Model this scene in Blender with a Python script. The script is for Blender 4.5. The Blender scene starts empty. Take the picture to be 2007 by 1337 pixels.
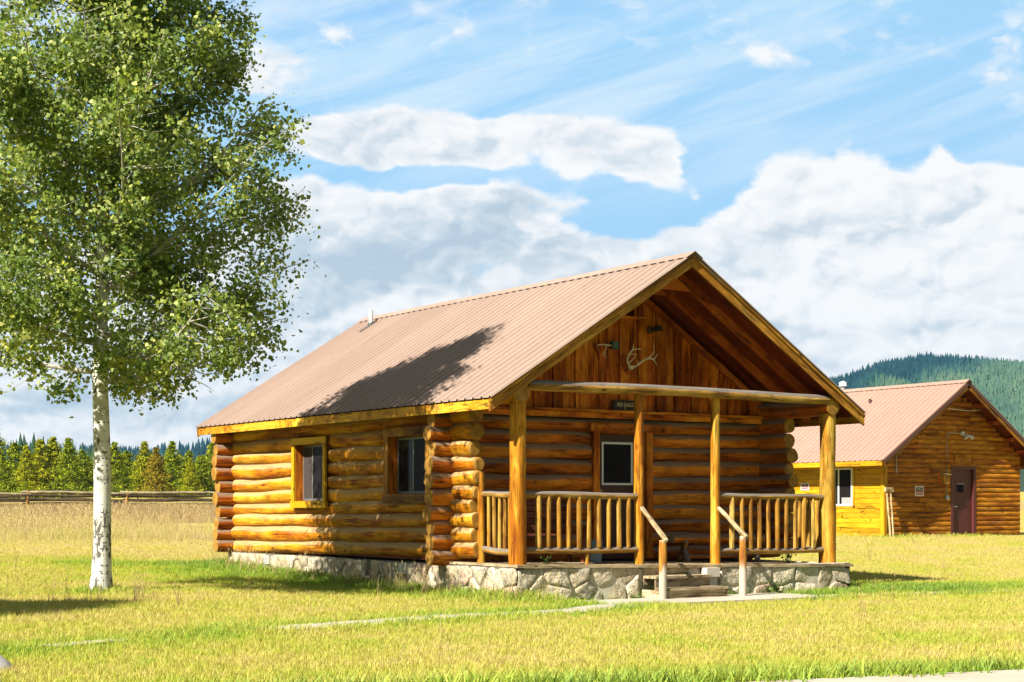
import bpy, bmesh, math, random
import numpy as np
from mathutils import Vector, Matrix

sc = bpy.context.scene
col = sc.collection
R_ = math.radians
rng = np.random.default_rng(7)
random.seed(7)

# ------------------------------------------------------------------ camera
TH = math.atan(2103.5 / 3150.0)              # the view axis, clockwise from +Y
cam_d = bpy.data.cameras.new("camera")
cam_d.sensor_width = 36.0
cam_d.lens = 36.0 * 3150.0 / 2007.0
cam_d.shift_y = 321.5 / 2007.0
cam_d.clip_start = 0.1
cam_d.clip_end = 12000.0
cam = bpy.data.objects.new("camera", cam_d)
col.objects.link(cam)
cam.location = (0, 0, 1.35)
cam.rotation_euler = (R_(90), 0, -TH)
sc.camera = cam
FW = np.array([math.sin(TH), math.cos(TH)])
RT = np.array([math.cos(TH), -math.sin(TH)])

# ------------------------------------------------------------------ light
SUN_E, SUN_A = R_(42.0), R_(14.0)            # elevation; the sun stands at -X, a little towards -Y
sdir = Vector((-math.cos(SUN_E) * math.cos(SUN_A), -math.cos(SUN_E) * math.sin(SUN_A), math.sin(SUN_E)))
sl = bpy.data.lights.new("sun", 'SUN')
sl.energy = 5.0
sl.angle = R_(0.53)
sl.color = (1.0, 0.945, 0.86)
so = bpy.data.objects.new("sun", sl)
col.objects.link(so)
so.rotation_euler = sdir.to_track_quat('Z', 'Y').to_euler()
so.location = (0, 0, 30)

sc.view_settings.view_transform = 'Standard'
sc.view_settings.look = 'None'
sc.view_settings.exposure = 1.72
sc.view_settings.gamma = 1.0
sc.render.engine = 'CYCLES'
sc.cycles.max_bounces = 6
sc.cycles.diffuse_bounces = 3
sc.cycles.glossy_bounces = 2
sc.cycles.transparent_max_bounces = 8
sc.cycles.transmission_bounces = 3
sc.cycles.volume_bounces = 0
sc.cycles.sample_clamp_indirect = 6.0
sc.cycles.use_denoising = True


# ------------------------------------------------------------------ node helpers
def N(nt, typ, ins=None, out=0, **props):
    n = nt.nodes.new(typ)
    for k, v in props.items():
        setattr(n, k, v)
    for k, v in (ins or {}).items():
        if isinstance(v, bpy.types.NodeSocket):
            nt.links.new(v, n.inputs[k])
        else:
            n.inputs[k].default_value = v
    return n.outputs[out]


def M(nt, op, a, b=0.0, c=0.0, clamp=False):
    ins = {0: a}
    if op not in ('SQRT', 'ABSOLUTE', 'EXPONENT', 'SINE', 'COSINE', 'FLOOR', 'FRACT'):
        ins[1] = b
    if op in ('MULTIPLY_ADD', 'SMOOTH_MIN', 'SMOOTH_MAX'):
        ins[2] = c
    return N(nt, 'ShaderNodeMath', ins, operation=op, use_clamp=clamp)


def sstep(nt, v, a, b, lo=0.0, hi=1.0):
    return N(nt, 'ShaderNodeMapRange', {0: v, 1: a, 2: b, 3: lo, 4: hi}, interpolation_type='SMOOTHSTEP', clamp=True)


def ramp(nt, fac, stops, interp='LINEAR'):
    n = nt.nodes.new('ShaderNodeValToRGB')
    nt.links.new(fac, n.inputs[0])
    cr = n.color_ramp
    cr.interpolation = interp
    while len(cr.elements) < len(stops):
        cr.elements.new(0.5)
    for e, (p, c) in zip(cr.elements, stops):
        e.position = p
        e.color = (c[0], c[1], c[2], 1.0)
    return n.outputs[0]


def mixc(nt, f, a, b, blend='MIX'):
    n = nt.nodes.new('ShaderNodeMix')
    n.data_type = 'RGBA'
    n.blend_type = blend
    for i, v in ((0, f), (6, a), (7, b)):
        if isinstance(v, bpy.types.NodeSocket):
            nt.links.new(v, n.inputs[i])
        else:
            n.inputs[i].default_value = v if i == 0 else (v[0], v[1], v[2], 1.0)
    return n.outputs[2]


def noise(nt, vec, scale, detail=3.0, rough=0.5, dist=0.0, out=0):
    ins = {'Scale': scale, 'Detail': detail, 'Roughness': rough, 'Distortion': dist}
    if vec is not None:
        ins['Vector'] = vec
    return N(nt, 'ShaderNodeTexNoise', ins, out)


def mapv(nt, vec, scale=(1, 1, 1), loc=(0, 0, 0)):
    return N(nt, 'ShaderNodeMapping', {'Vector': vec, 'Scale': scale, 'Location': loc})


def newmat(name):
    m = bpy.data.materials.new(name)
    m.use_nodes = True
    nt = m.node_tree
    nt.nodes.clear()
    return m, nt


ALB = 0.71      # base colours below were picked for one exposure; this keeps them at real-world values


def finish(nt, base, rough=0.7, bump=None, bstr=0.3, bdist=0.01, spec=0.3, metal=0.0, extra=None, trans=None):
    base = mixc(nt, 1.0, base, (ALB, ALB, ALB), 'MULTIPLY')
    if trans is not None:
        trans = mixc(nt, 1.0, trans, (ALB, ALB, ALB), 'MULTIPLY')
    ins = {'Base Color': base,
           'Roughness': rough, 'Metallic': metal, 'Specular IOR Level': spec}
    if bump is not None:
        ins['Normal'] = N(nt, 'ShaderNodeBump', {'Strength': bstr, 'Distance': bdist, 'Height': bump})
    b = N(nt, 'ShaderNodeBsdfPrincipled', ins)
    if trans is not None:
        t = N(nt, 'ShaderNodeBsdfTranslucent', {'Color': trans})
        b = N(nt, 'ShaderNodeMixShader', {0: extra, 1: b, 2: t})
    o = nt.nodes.new('ShaderNodeOutputMaterial')
    nt.links.new(b, o.inputs[0])


def flat(name, c, rough=0.6, spec=0.3, metal=0.0, var=0.15, scale=30.0):
    m, nt = newmat(name)
    p = N(nt, 'ShaderNodeTexCoord', out=3)
    n = noise(nt, p, scale, 4)
    cc = mixc(nt, n, tuple(x * (1 - var) for x in c), tuple(min(1, x * (1 + var)) for x in c))
    finish(nt, cc, rough, None, 0.1, 0.005, spec, metal)
    return m


# ------------------------------------------------------------------ sky
wd = bpy.data.worlds.new("World")
sc.world = wd
wd.use_nodes = True
nt = wd.node_tree
nt.nodes.clear()
SKY_STRENGTH = 0.0607
sky = N(nt, 'ShaderNodeTexSky', sky_type='NISHITA', sun_disc=False, sun_elevation=SUN_E,
        sun_rotation=R_(-(90 + 14)), air_density=1.0, dust_density=0.6, ozone_density=1.6, altitude=1500.0)
dv = N(nt, 'ShaderNodeTexCoord', out=0)
fr = N(nt, 'ShaderNodeVectorMath', {0: dv, 1: (FW[0], FW[1], 0)}, out=1, operation='DOT_PRODUCT')
rt = N(nt, 'ShaderNodeVectorMath', {0: dv, 1: (RT[0], RT[1], 0)}, out=1, operation='DOT_PRODUCT')
sep = N(nt, 'ShaderNodeSeparateXYZ', {0: dv}, out=2)
az = M(nt, 'ARCTAN2', rt, fr)
hor = M(nt, 'SQRT', M(nt, 'ADD', M(nt, 'MULTIPLY', fr, fr), M(nt, 'MULTIPLY', rt, rt)))
el = M(nt, 'DIVIDE', sep, M(nt, 'MAXIMUM', hor, 0.05))
K = 3150.0
pos = N(nt, 'ShaderNodeCombineXYZ', {0: M(nt, 'MULTIPLY', az, K / 100), 1: M(nt, 'MULTIPLY', el, K / 100), 2: 0.0})  # 1 unit = about 2 degrees
w1 = noise(nt, mapv(nt, pos, (1, 1.5, 1)), 0.55, 5, 0.55, out=1)
w1 = N(nt, 'ShaderNodeVectorMath', {0: w1, 1: (0.5, 0.5, 0.5)}, operation='SUBTRACT')
posw = N(nt, 'ShaderNodeVectorMath', {0: w1, 1: (1.9, 0.62, 0), 2: pos}, operation='MULTIPLY_ADD')


# cloud banks: centre and half size in hundredths of the same unit, density
BANKS = [  # (azimuth u, height v, half width, half height, amount)
    (690, 282, 130, 50, 1.15), (850, 268, 190, 54, 1.2), (1030, 258, 110, 36, 1.0),
    (1175, 300, 120, 80, 0.8), (1290, 325, 60, 48, 1.0), (1388, 385, 40, 40, 0.55), (1360, 240, 60, 26, 0.35),
    (620, 400, 80, 50, 0.9), (790, 445, 230, 85, 1.0), (1000, 430, 170, 84, 1.1), (560, 500, 180, 60, 0.8), (1130, 500, 110, 50, 0.6),
    (1570, 395, 140, 85, 1.2), (1500, 480, 180, 60, 1.0), (1690, 370, 70, 70, 0.8), (1850, 400, 140, 60, 1.1), (1990, 380, 120, 60, 1.1),
    (1860, 318, 34, 40, 0.7), (1900, 520, 220, 110, 1.2), (1650, 545, 260, 60, 1.1), (1350, 520, 190, 60, 1.1), (1200, 520, 110, 50, 0.9),
    (1750, 690, 380, 70, 1.0), (600, 620, 340, 90, 1.1), (300, 700, 520, 100, 0.8), (850, 590, 260, 60, 1.0), (200, 830, 520, 60, 0.7),
    (550, 150, 110, 45, 0.6), (1450, 620, 260, 70, 0.8), (0, 560, 300, 90, 0.7), (2000, 60, 120, 60, 0.35), (2300, 500, 300, 200, 0.9), (-500, 500, 400, 200, 0.7),
    (1230, 415, 150, 34, -0.55), (1420, 310, 60, 90, -1.1), (1170, 372, 120, 18, -0.7), (1290, 180, 300, 60, -0.6), (1600, 200, 300, 50, -0.5), (960, 350, 220, 22, -0.7), (1595, 640, 60, 26, -0.8),
    (470, 250, 60, 60, -0.3), (1640, 592, 160, 14, -0.6), (700, 540, 200, 9, -0.4), (880, 150, 260, 40, -0.5),
]


def bank_sum(p):
    tot = None
    for (u, v, ru, rv, amp) in BANKS:
        du, dvv = u - 1003.5, 990.0 - v
        a0 = math.atan(du / K) * K / 100
        e0 = dvv / math.sqrt(1 + (du / K) ** 2) / 100
        q = N(nt, 'ShaderNodeVectorMath', {0: p, 1: (a0, e0, 0)}, operation='SUBTRACT')
        q = N(nt, 'ShaderNodeVectorMath', {0: q, 1: (100.0 / ru, 100.0 / rv, 0)}, operation='MULTIPLY')
        d2 = N(nt, 'ShaderNodeVectorMath', {0: q, 1: q}, out=1, operation='DOT_PRODUCT')
        g = M(nt, 'EXPONENT', M(nt, 'MULTIPLY', M(nt, 'MULTIPLY', d2, d2), -0.8))
        tot = M(nt, 'MULTIPLY', g, amp) if tot is None else M(nt, 'MULTIPLY_ADD', g, amp, tot)
    return tot


def puffs(off=(0, 0, 0)):
    # billowing height field: rounded cells on top of a soft fractal
    p = mapv(nt, posw, (1, 1.45, 1), off)
    v = N(nt, 'ShaderNodeTexVoronoi', {'Vector': p, 'Scale': 0.62, 'Detail': 2.6, 'Roughness': 0.52, 'Lacunarity': 2.3, 'Randomness': 1.0},
          feature='F1', normalize=True)
    n = noise(nt, p, 0.5, 6, 0.58, 0.2)
    return M(nt, 'MULTIPLY_ADD', v, -1.15, M(nt, 'MULTIPLY_ADD', n, 0.8, 0.55))


nz = puffs()
nzl = nz
nzs = puffs((-0.16, 0.26, 0))
nzb = noise(nt, mapv(nt, pos, (1, 1.9, 1), (0, 0, 3)), 0.5, 6, 0.5)
dens = M(nt, 'ADD', bank_sum(posw), M(nt, 'MULTIPLY_ADD', nz, 2.4, -1.75))
lowb = sstep(nt, el, 0.19, 0.06, 0.0, 0.32)
dens = M(nt, 'ADD', dens, lowb)
away = M(nt, 'MULTIPLY', sstep(nt, el, 0.55, 0.36), sstep(nt, M(nt, 'ABSOLUTE', az), 1.1, 0.6))
cover = M(nt, 'MULTIPLY', sstep(nt, dens, -0.25, 0.40), M(nt, 'MULTIPLY_ADD', away, 0.85, 0.15))
# light and grey parts: where the cloud thins upwards it is bright, beneath it is grey
rel = M(nt, 'MULTIPLY', M(nt, 'SUBTRACT', nzl, nzs), 2.6)
edge = sstep(nt, dens, 0.9, 0.0, 0.0, 0.30)      # thin parts of a cloud are bright
tone = M(nt, 'ADD', M(nt, 'ADD', M(nt, 'MULTIPLY_ADD', nzb, 0.9, 0.24), edge), rel)
tone = M(nt, 'ADD', tone, sstep(nt, az, -0.06, 0.14, -0.06, 0.14))
GREYB = [(980, 500, 330, 60, 0.42), (700, 520, 200, 40, 0.4), (920, 268, 60, 20, 0.35), (1180, 290, 90, 50, 0.3), (1600, 450, 150, 25, 0.3),
         (250, 800, 400, 30, 0.35), (1500, 640, 120, 40, 0.3), (1850, 560, 200, 18, 0.25), (850, 440, 250, 60, 0.2), (1150, 570, 150, 30, 0.2), (1850, 640, 200, 20, 0.25)]
for (u, v, ru, rv, amp) in GREYB:
    du, dvv = u - 1003.5, 990.0 - v
    a0 = math.atan(du / K) * K / 100
    e0 = dvv / math.sqrt(1 + (du / K) ** 2) / 100
    q = N(nt, 'ShaderNodeVectorMath', {0: posw, 1: (a0, e0, 0)}, operation='SUBTRACT')
    q = N(nt, 'ShaderNodeVectorMath', {0: q, 1: (100.0 / ru, 100.0 / rv, 0)}, operation='MULTIPLY')
    d2 = N(nt, 'ShaderNodeVectorMath', {0: q, 1: q}, out=1, operation='DOT_PRODUCT')
    tone = M(nt, 'SUBTRACT', tone, M(nt, 'MULTIPLY', M(nt, 'EXPONENT', M(nt, 'MULTIPLY', d2, -1.0)), amp))
cc = ramp(nt, tone, [(0.0, (0.50, 0.62, 0.73)), (0.35, (0.66, 0.75, 0.82)), (0.65, (0.86, 0.89, 0.92)), (0.98, (0.99, 0.99, 0.99))])
cc = N(nt, 'ShaderNodeVectorMath', {0: cc, 'Scale': 5.0}, operation='SCALE')
# thin high streaks
cir = noise(nt, mapv(nt, N(nt, 'ShaderNodeVectorRotate', {0: pos, 'Angle': R_(-17)}, rotation_type='Z_AXIS'), (0.16, 1.3, 1)), 0.9, 7, 0.6, 0.4)
cirm = sstep(nt, cir, 0.36, 0.68, 0.04, 0.62)
cirm = M(nt, 'MULTIPLY', cirm, sstep(nt, el, 0.16, 0.24))
skyc = mixc(nt, 1.0, sky, (1.0, 1.0, 1.0), 'MULTIPLY')
blue = N(nt, 'ShaderNodeVectorMath', {0: skyc, 1: (1.02, 1.22, 1.28)}, operation='MULTIPLY')
blue = N(nt, 'ShaderNodeVectorMath', {0: blue, 1: (1.80, 3.35, 4.85)}, operation='MINIMUM')
blue = mixc(nt, sstep(nt, el, 0.20, 0.02), blue, (3.1, 4.0, 4.7))
c1 = mixc(nt, cirm, blue, (4.2, 4.7, 5.0))
c2 = mixc(nt, cover, c1, cc)
c2 = mixc(nt, sstep(nt, away, 1.0, 0.0, 0.0, 0.62), c2, (2.3, 2.15, 1.9))     # unseen sky greyed and warmed to tone down the blue fill light
bg = N(nt, 'ShaderNodeBackground', {0: c2, 1: SKY_STRENGTH})
wo = nt.nodes.new('ShaderNodeOutputWorld')
nt.links.new(bg, wo.inputs[0])
wd.cycles.sampling_method = 'MANUAL'
wd.cycles.sample_map_resolution = 512


# ------------------------------------------------------------------ ground height
CP = np.array([
    (0, 0, 0.0), (4.6, 14.9, 0.02), (10.8, 8.6, -0.06), (8.2, 9.3, -0.04), (5, 10, 0.0), (8, 22.7, 0.09), (7.4, 20.3, 0.07), (5, 20, 0.1), (9.9, 16.3, -0.02),
    (15.5, 18.8, -0.13), (17.5, 18.8, -0.13), (19.8, 18.9, -0.11), (21, 17, -0.11), (22, 20, -0.08), (13.2, 19.6, -0.06), (13.2, 23.5, 0.0), (13.2, 30.2, 0.15),
    (12.2, 26.6, 0.06), (10, 33, 0.24), (20.3, 30, 0.12), (20.3, 24, -0.02), (12.4, 16.9, -0.07), (15.5, 16.5, -0.13), (18, 13, -0.12),
    (24, 24, 0.0), (28, 28, 0.12), (37, 35, 0.34), (40, 34, 0.34), (44, 32, 0.35), (37, 45, 0.5), (30, 38, 0.35), (15, 42, 0.42), (25, 50, 0.7), (5, 30, 0.2), (0, 45, 0.4), (35, 25, 0.1)])


def prof(s):
    return np.interp(s, [-4000, 0, 25, 33, 45, 90, 150, 200, 300, 1000, 4000], [0, 0, -0.02, 0.16, 0.36, 1.1, 1.9, 2.8, 4.0, 6.0, 10.0])


def ground(x, y):
    x = np.asarray(x, float)
    y = np.asarray(y, float)
    d2 = (x[..., None] - CP[:, 0]) ** 2 + (y[..., None] - CP[:, 1]) ** 2
    w = 1.0 / (d2 + 1.2) ** 2
    loc = (w * CP[:, 2]).sum(-1) / w.sum(-1)
    s = x * FW[0] + y * FW[1]
    dmin = np.sqrt(d2.min(-1))
    k = np.clip((dmin - 4.0) / 12.0, 0, 1)
    k = k * k * (3 - 2 * k)
    return loc * (1 - k) + prof(s) * k


def gz(x, y):
    return float(ground(np.array([x]), np.array([y]))[0])


# ------------------------------------------------------------------ mesh builder
def tagit(o, label=None, cat=None, group=None, kind=None):
    if label:
        o["label"] = label
    if cat:
        o["category"] = cat
    if group:
        o["group"] = group
    if kind:
        o["kind"] = kind
    return o


def empty(name, loc, label, cat, group=None):
    o = bpy.data.objects.new(name, None)
    o.empty_display_size = 0.3
    col.objects.link(o)
    o.location = loc
    return tagit(o, label, cat, group)


def root_of(o):
    while o.parent:
        o = o.parent
    return o


class MB:
    def __init__(self):
        self.v, self.f, self.lc, self.mi, self.sm, self.n = [], [], [], [], [], 0

    def add(self, V, Fs, L, mi=0, smooth=False):
        b = self.n
        V = np.asarray(V, float)
        self.v.append(V)
        self.lc.append(np.asarray(L, float))
        self.n += len(V)
        for f in Fs:
            self.f.append(tuple(int(i) + b for i in f))
            self.mi.append(mi)
            self.sm.append(smooth)

    def tube(self, pts, rad, seg=14, mi=0, cap=1, phase=0.0, squash=1.0, wob=0.0, smooth=True, capround=0.0):
        """a tube along points with a radius each; caps in material `cap`"""
        pts = np.asarray(pts, float)
        m = len(pts)
        rad = np.broadcast_to(np.asarray(rad, float), (m,)).copy()
        rid = random.random() * 40
        T = np.gradient(pts, axis=0)
        T /= np.linalg.norm(T, axis=1)[:, None] + 1e-12
        ref = np.array([0, 0, 1.0]) if abs(T[0][2]) < 0.9 else np.array([1.0, 0, 0])
        V, L = [], []
        dist = 0.0
        for i in range(m):
            A = np.cross(ref, T[i]); A /= np.linalg.norm(A) + 1e-12
            B = np.cross(T[i], A)
            if i:
                dist += np.linalg.norm(pts[i] - pts[i - 1])
            for k in range(seg):
                a = 2 * math.pi * k / seg + phase
                r = rad[i]
                if wob:
                    r *= 1 + wob * (math.sin(3 * a + rid + dist * 1.3) * 0.5 + math.sin(2 * a + dist * 3.1 + rid * 2) * 0.3 + math.sin(5 * a - dist * 5 + rid) * 0.2)
                V.append(pts[i] + A * math.cos(a) * r + B * math.sin(a) * r * squash)
                L.append((dist + rid, a * rad[0] if k <= seg / 2 else (2 * math.pi - a) * rad[0], rid))
        Fs = []
        for i in range(m - 1):
            for k in range(seg):
                k2 = (k + 1) % seg
                Fs.append((i * seg + k, i * seg + k2, (i + 1) * seg + k2, (i + 1) * seg + k))
        self.add(V, Fs, L, mi, smooth)
        V = np.array(V)
        if cap is not None:
            for e in (0, m - 1):
                ring = V[e * seg:(e + 1) * seg]
                c = ring.mean(0)
                tdir = T[e] * (-1 if e == 0 else 1)
                A = np.cross(ref, T[e]); A /= np.linalg.norm(A) + 1e-12
                B = np.cross(T[e], A)
                rr = [ring]
                ll = [[((p - c) @ A, (p - c) @ B, rid) for p in ring]]
                if capround:
                    r2 = c + (ring - c) * 0.72 + tdir * capround * rad[e]
                    rr.append(r2)
                    ll.append([((p - c) @ A, (p - c) @ B, rid) for p in r2])
                VV = np.vstack(rr)
                LL = sum(ll, [])
                fs = []
                if capround:
                    for k in range(seg):
                        k2 = (k + 1) % seg
                        q = (k, k2, seg + k2, seg + k)
                        fs.append(q if e == m - 1 else q[::-1])
                    base = seg
                else:
                    base = 0
                poly = tuple(range(base, base + seg))
                fs.append(poly if e == m - 1 else poly[::-1])
                self.add(VV, fs, LL, cap, False)

    def log(self, p0, p1, r0, r1=None, seg=16, step=0.3, wob=0.035, bend=0.0, mi=0, cap=1, capround=0.0, squash=1.0):
        r1 = r0 if r1 is None else r1
        p0, p1 = np.array(p0, float), np.array(p1, float)
        Ln = np.linalg.norm(p1 - p0)
        m = max(3, int(Ln / step) + 1)
        t = np.linspace(0, 1, m)
        pts = p0 + (p1 - p0) * t[:, None]
        ph = random.random() * 9
        if bend:
            pts[:, 2] += bend * np.sin(t * math.pi * 2.3 + ph)
            side = np.cross((p1 - p0) / Ln, (0, 0, 1.0))
            pts += side * (bend * np.sin(t * math.pi * 1.7 + ph * 2))[:, None]
        r = r0 + (r1 - r0) * t
        r = r * (1 + 0.03 * np.sin(t * Ln * 2.1 + ph) + 0.015 * np.sin(t * Ln * 5.3 + ph * 3))
        if capround:
            r[0] *= 0.93; r[-1] *= 0.93
        self.tube(pts, r, seg, mi, cap, squash=squash, wob=wob, capround=capround)

    def box(self, lo, hi, mi=0, axis=None):
        lo, hi = np.minimum(lo, hi), np.maximum(lo, hi)
        self.obox((lo + hi) / 2, np.eye(3), (hi - lo), mi, axis)

    def obox(self, c, Rm, size, mi=0, axis=None, taper=0.0):
        c = np.asarray(c, float); size = np.asarray(size, float)
        ax = int(np.argmax(size)) if axis is None else axis
        o = [i for i in range(3) if i != ax]
        rid = random.random() * 40
        V, L, Fs = [], [], []
        for d in range(3):
            a, b = [(1, 2), (2, 0), (0, 1)][d]
            for s in (-1, 1):
                base = len(V)
                for (i, j) in ((-1, -1), (1, -1), (1, 1), (-1, 1)):
                    p = np.zeros(3)
                    p[d] = s; p[a] = i; p[b] = j
                    q = p * size / 2
                    V.append(c + Rm @ q)
                    L.append((q[ax] + rid, q[o[0]] + (0.3 * q[o[1]]), rid + d * 0.01))
                Fs.append((base, base + 1, base + 2, base + 3) if s > 0 else (base + 3, base + 2, base + 1, base))
        self.add(V, Fs, L, mi)

    def plank(self, p0, p1, w, h, up=(0, 0, 1), mi=0):
        """board from p0 to p1; h along `up`, w across"""
        p0, p1 = np.array(p0, float), np.array(p1, float)
        d = p1 - p0
        Ln = np.linalg.norm(d)
        x = d / Ln
        u = np.array(up, float)
        u = u - x * (u @ x)
        u /= np.linalg.norm(u)
        s = np.cross(u, x)
        self.obox((p0 + p1) / 2, np.stack([x, s, u], 1), (Ln, w, h), mi, 0)

    def poly(self, V, mi=0, L=None):
        V = np.asarray(V, float)
        self.add(V, [tuple(range(len(V)))], L if L is not None else V, mi)

    def build(self, name, mats, parent=None, label=None, cat=None, group=None, kind=None, bevel=0.0):
        me = bpy.data.meshes.new(name)
        V = np.vstack(self.v)
        L = np.vstack(self.lc)
        o = bpy.data.objects.new(name, me)
        if parent is not None:
            org = np.array(root_of(parent).location)
            o.parent = parent
        else:
            org = np.array([V[:, 0].mean(), V[:, 1].mean(), V[:, 2].min()])
            o.location = org
        me.from_pydata((V - org).tolist(), [], self.f)
        mats = mats if isinstance(mats, (list, tuple)) else [mats]
        for m in mats:
            me.materials.append(m)
        me.polygons.foreach_set('material_index', np.minimum(self.mi, len(mats) - 1).astype(np.int32))
        me.polygons.foreach_set('use_smooth', self.sm)
        at = me.attributes.new('lc', 'FLOAT_VECTOR', 'POINT')
        at.data.foreach_set('vector', L.astype(np.float32).ravel())
        me.update()
        col.objects.link(o)
        if bevel:
            b = o.modifiers.new('bevel', 'BEVEL')
            b.width = bevel
            b.segments = 2
            b.limit_method = 'ANGLE'
        return tagit(o, label, cat, group, kind)


def fastmesh(name, V, Fq, mats, mi=None, attrs=None, smooth=False):
    """numpy mesh of equal-sided faces"""
    me = bpy.data.meshes.new(name)
    k = Fq.shape[1]
    me.vertices.add(len(V))
    me.vertices.foreach_set('co', V.astype(np.float32).ravel())
    me.loops.add(Fq.size)
    me.loops.foreach_set('vertex_index', Fq.astype(np.int32).ravel())
    me.polygons.add(len(Fq))
    me.polygons.foreach_set('loop_start', (np.arange(len(Fq)) * k).astype(np.int32))
    for m in mats:
        me.materials.append(m)
    if mi is not None:
        me.polygons.foreach_set('material_index', mi.astype(np.int32))
    if smooth:
        me.polygons.foreach_set('use_smooth', np.ones(len(Fq), bool))
    me.update(calc_edges=True)
    for nm, arr in (attrs or {}).items():
        a = me.attributes.new(nm, 'FLOAT', 'POINT')
        a.data.foreach_set('value', arr.astype(np.float32))
    me.validate()
    return me


def linkobj(name, me, parent=None, loc=None, **tags):
    o = bpy.data.objects.new(name, me)
    col.objects.link(o)
    if parent is not None:
        o.parent = parent
    if loc is not None:
        o.location = loc
    return tagit(o, **tags)


# ------------------------------------------------------------------ materials
def wood(name, dark, mid, light, grey=(0.20, 0.165, 0.125), top=0.0, wear=0.12, gs=1.0, rough=0.55, dirt=0.25, spec=0.25, pvar=0.35, streak=1.0):
    dark, mid, light = [(c_[0], c_[1] * 0.97, c_[2] * 0.75) for c_ in (dark, mid, light)]
    m, nt = newmat(name)
    lc = N(nt, 'ShaderNodeAttribute', attribute_name='lc', out=1)
    n1 = noise(nt, mapv(nt, lc, (0.9 * gs, 7 * gs, 1)), 1.0, 5, 0.6, 0.6)
    n2 = noise(nt, mapv(nt, lc, (2.6 * gs, 70 * gs, 1)), 1.0, 4, 0.65, 0.8)
    n3 = noise(nt, mapv(nt, lc, (0.35, 1.2, 1), (3, 5, 1)), 1.0, 3, 0.5)
    f = M(nt, 'ADD', M(nt, 'MULTIPLY', n1, 0.6), M(nt, 'MULTIPLY', n2, 0.25))
    f = M(nt, 'ADD', M(nt, 'MULTIPLY_ADD', f, 1.25, -0.11), M(nt, 'MULTIPLY_ADD', n3, 0.65, -0.15))
    c = ramp(nt, f, [(0.46, dark), (0.58, mid), (0.74, light)])
    pv = N(nt, 'ShaderNodeTexWhiteNoise', {1: N(nt, 'ShaderNodeSeparateXYZ', {0: lc}, out=2)}, out=0, noise_dimensions='1D')
    c = mixc(nt, pv, c, mixc(nt, 1.0, c, (1.22, 1.16, 1.05), 'MULTIPLY'))
    c = mixc(nt, sstep(nt, pv, 0.45, 0.0, 0, pvar), c, mixc(nt, 1.0, c, (0.50, 0.42, 0.36), 'MULTIPLY'))
    st = noise(nt, mapv(nt, lc, (1.6, 15, 1), (7, 1, 0)), 1.0, 5, 0.7, 1.2)
    c = mixc(nt, sstep(nt, st, 0.52, 0.66, 0, 0.8 * streak), c, mixc(nt, 1.0, c, (0.46, 0.30, 0.20), 'MULTIPLY'))
    bl2 = noise(nt, mapv(nt, lc, (2.4, 9, 1), (2, 9, 0)), 1.0, 3, 0.6, 0.5)
    c = mixc(nt, streak, c, ramp(nt, bl2, [(0.35, (0.72, 0.68, 0.62)), (0.5, (1, 1, 1)), (0.66, (1.25, 1.25, 1.3))]), 'MULTIPLY')
    # knots
    vo = N(nt, 'ShaderNodeTexVoronoi', {'Vector': mapv(nt, lc, (1.5, 3.6, 1)), 'Scale': 1.0, 'Randomness': 1.0}, out=0)
    kn = sstep(nt, vo, 0.13, 0.04)
    c = mixc(nt, M(nt, 'MULTIPLY', kn, 0.75), c, tuple(x * 0.22 for x in dark))
    # checks along the grain
    n4 = noise(nt, mapv(nt, lc, (0.8, 26, 1), (9, 2, 0)), 1.0, 2, 0.5, 0.3)
    ck = sstep(nt, M(nt, 'ABSOLUTE', M(nt, 'SUBTRACT', n4, 0.5)), 0.022, 0.004)
    n5 = noise(nt, mapv(nt, lc, (1.1, 3, 1), (4, 4, 4)), 1.0, 1)
    ck = M(nt, 'MULTIPLY', ck, sstep(nt, n5, 0.44, 0.52))
    c = mixc(nt, M(nt, 'MULTIPLY', ck, 0.7), c, (0.02, 0.012, 0.008))
    # weathered grey where the finish has gone
    nw = noise(nt, mapv(nt, lc, (0.8, 5, 1), (1, 1, 7)), 1.0, 5, 0.65)
    wf = sstep(nt, nw, 0.60, 0.76, 0, wear * 4)
    if top > 0:
        nrm = N(nt, 'ShaderNodeNewGeometry', out=1)
        nzz = N(nt, 'ShaderNodeSeparateXYZ', {0: nrm}, out=2)
        tf = sstep(nt, M(nt, 'ADD', nzz, M(nt, 'MULTIPLY_ADD', nw, 0.9, -0.45)), 0.12, 0.42, 0, top)
        wf = M(nt, 'MAXIMUM', wf, tf)
    wf = M(nt, 'MINIMUM', wf, 1.0)
    g2 = mixc(nt, n2, tuple(x * 0.55 for x in grey), tuple(x * 1.35 for x in grey))
    c = mixc(nt, wf, c, g2)
    h = M(nt, 'ADD', M(nt, 'MULTIPLY', n2, 0.5), M(nt, 'MULTIPLY', n1, 0.8))
    h = M(nt, 'SUBTRACT', h, M(nt, 'MULTIPLY', M(nt, 'MAXIMUM', kn, ck), 0.6))
    finish(nt, c, M(nt, 'MULTIPLY_ADD', wf, 0.3, rough), h, 0.8, 0.018, spec * 0.35)
    return m


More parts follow.
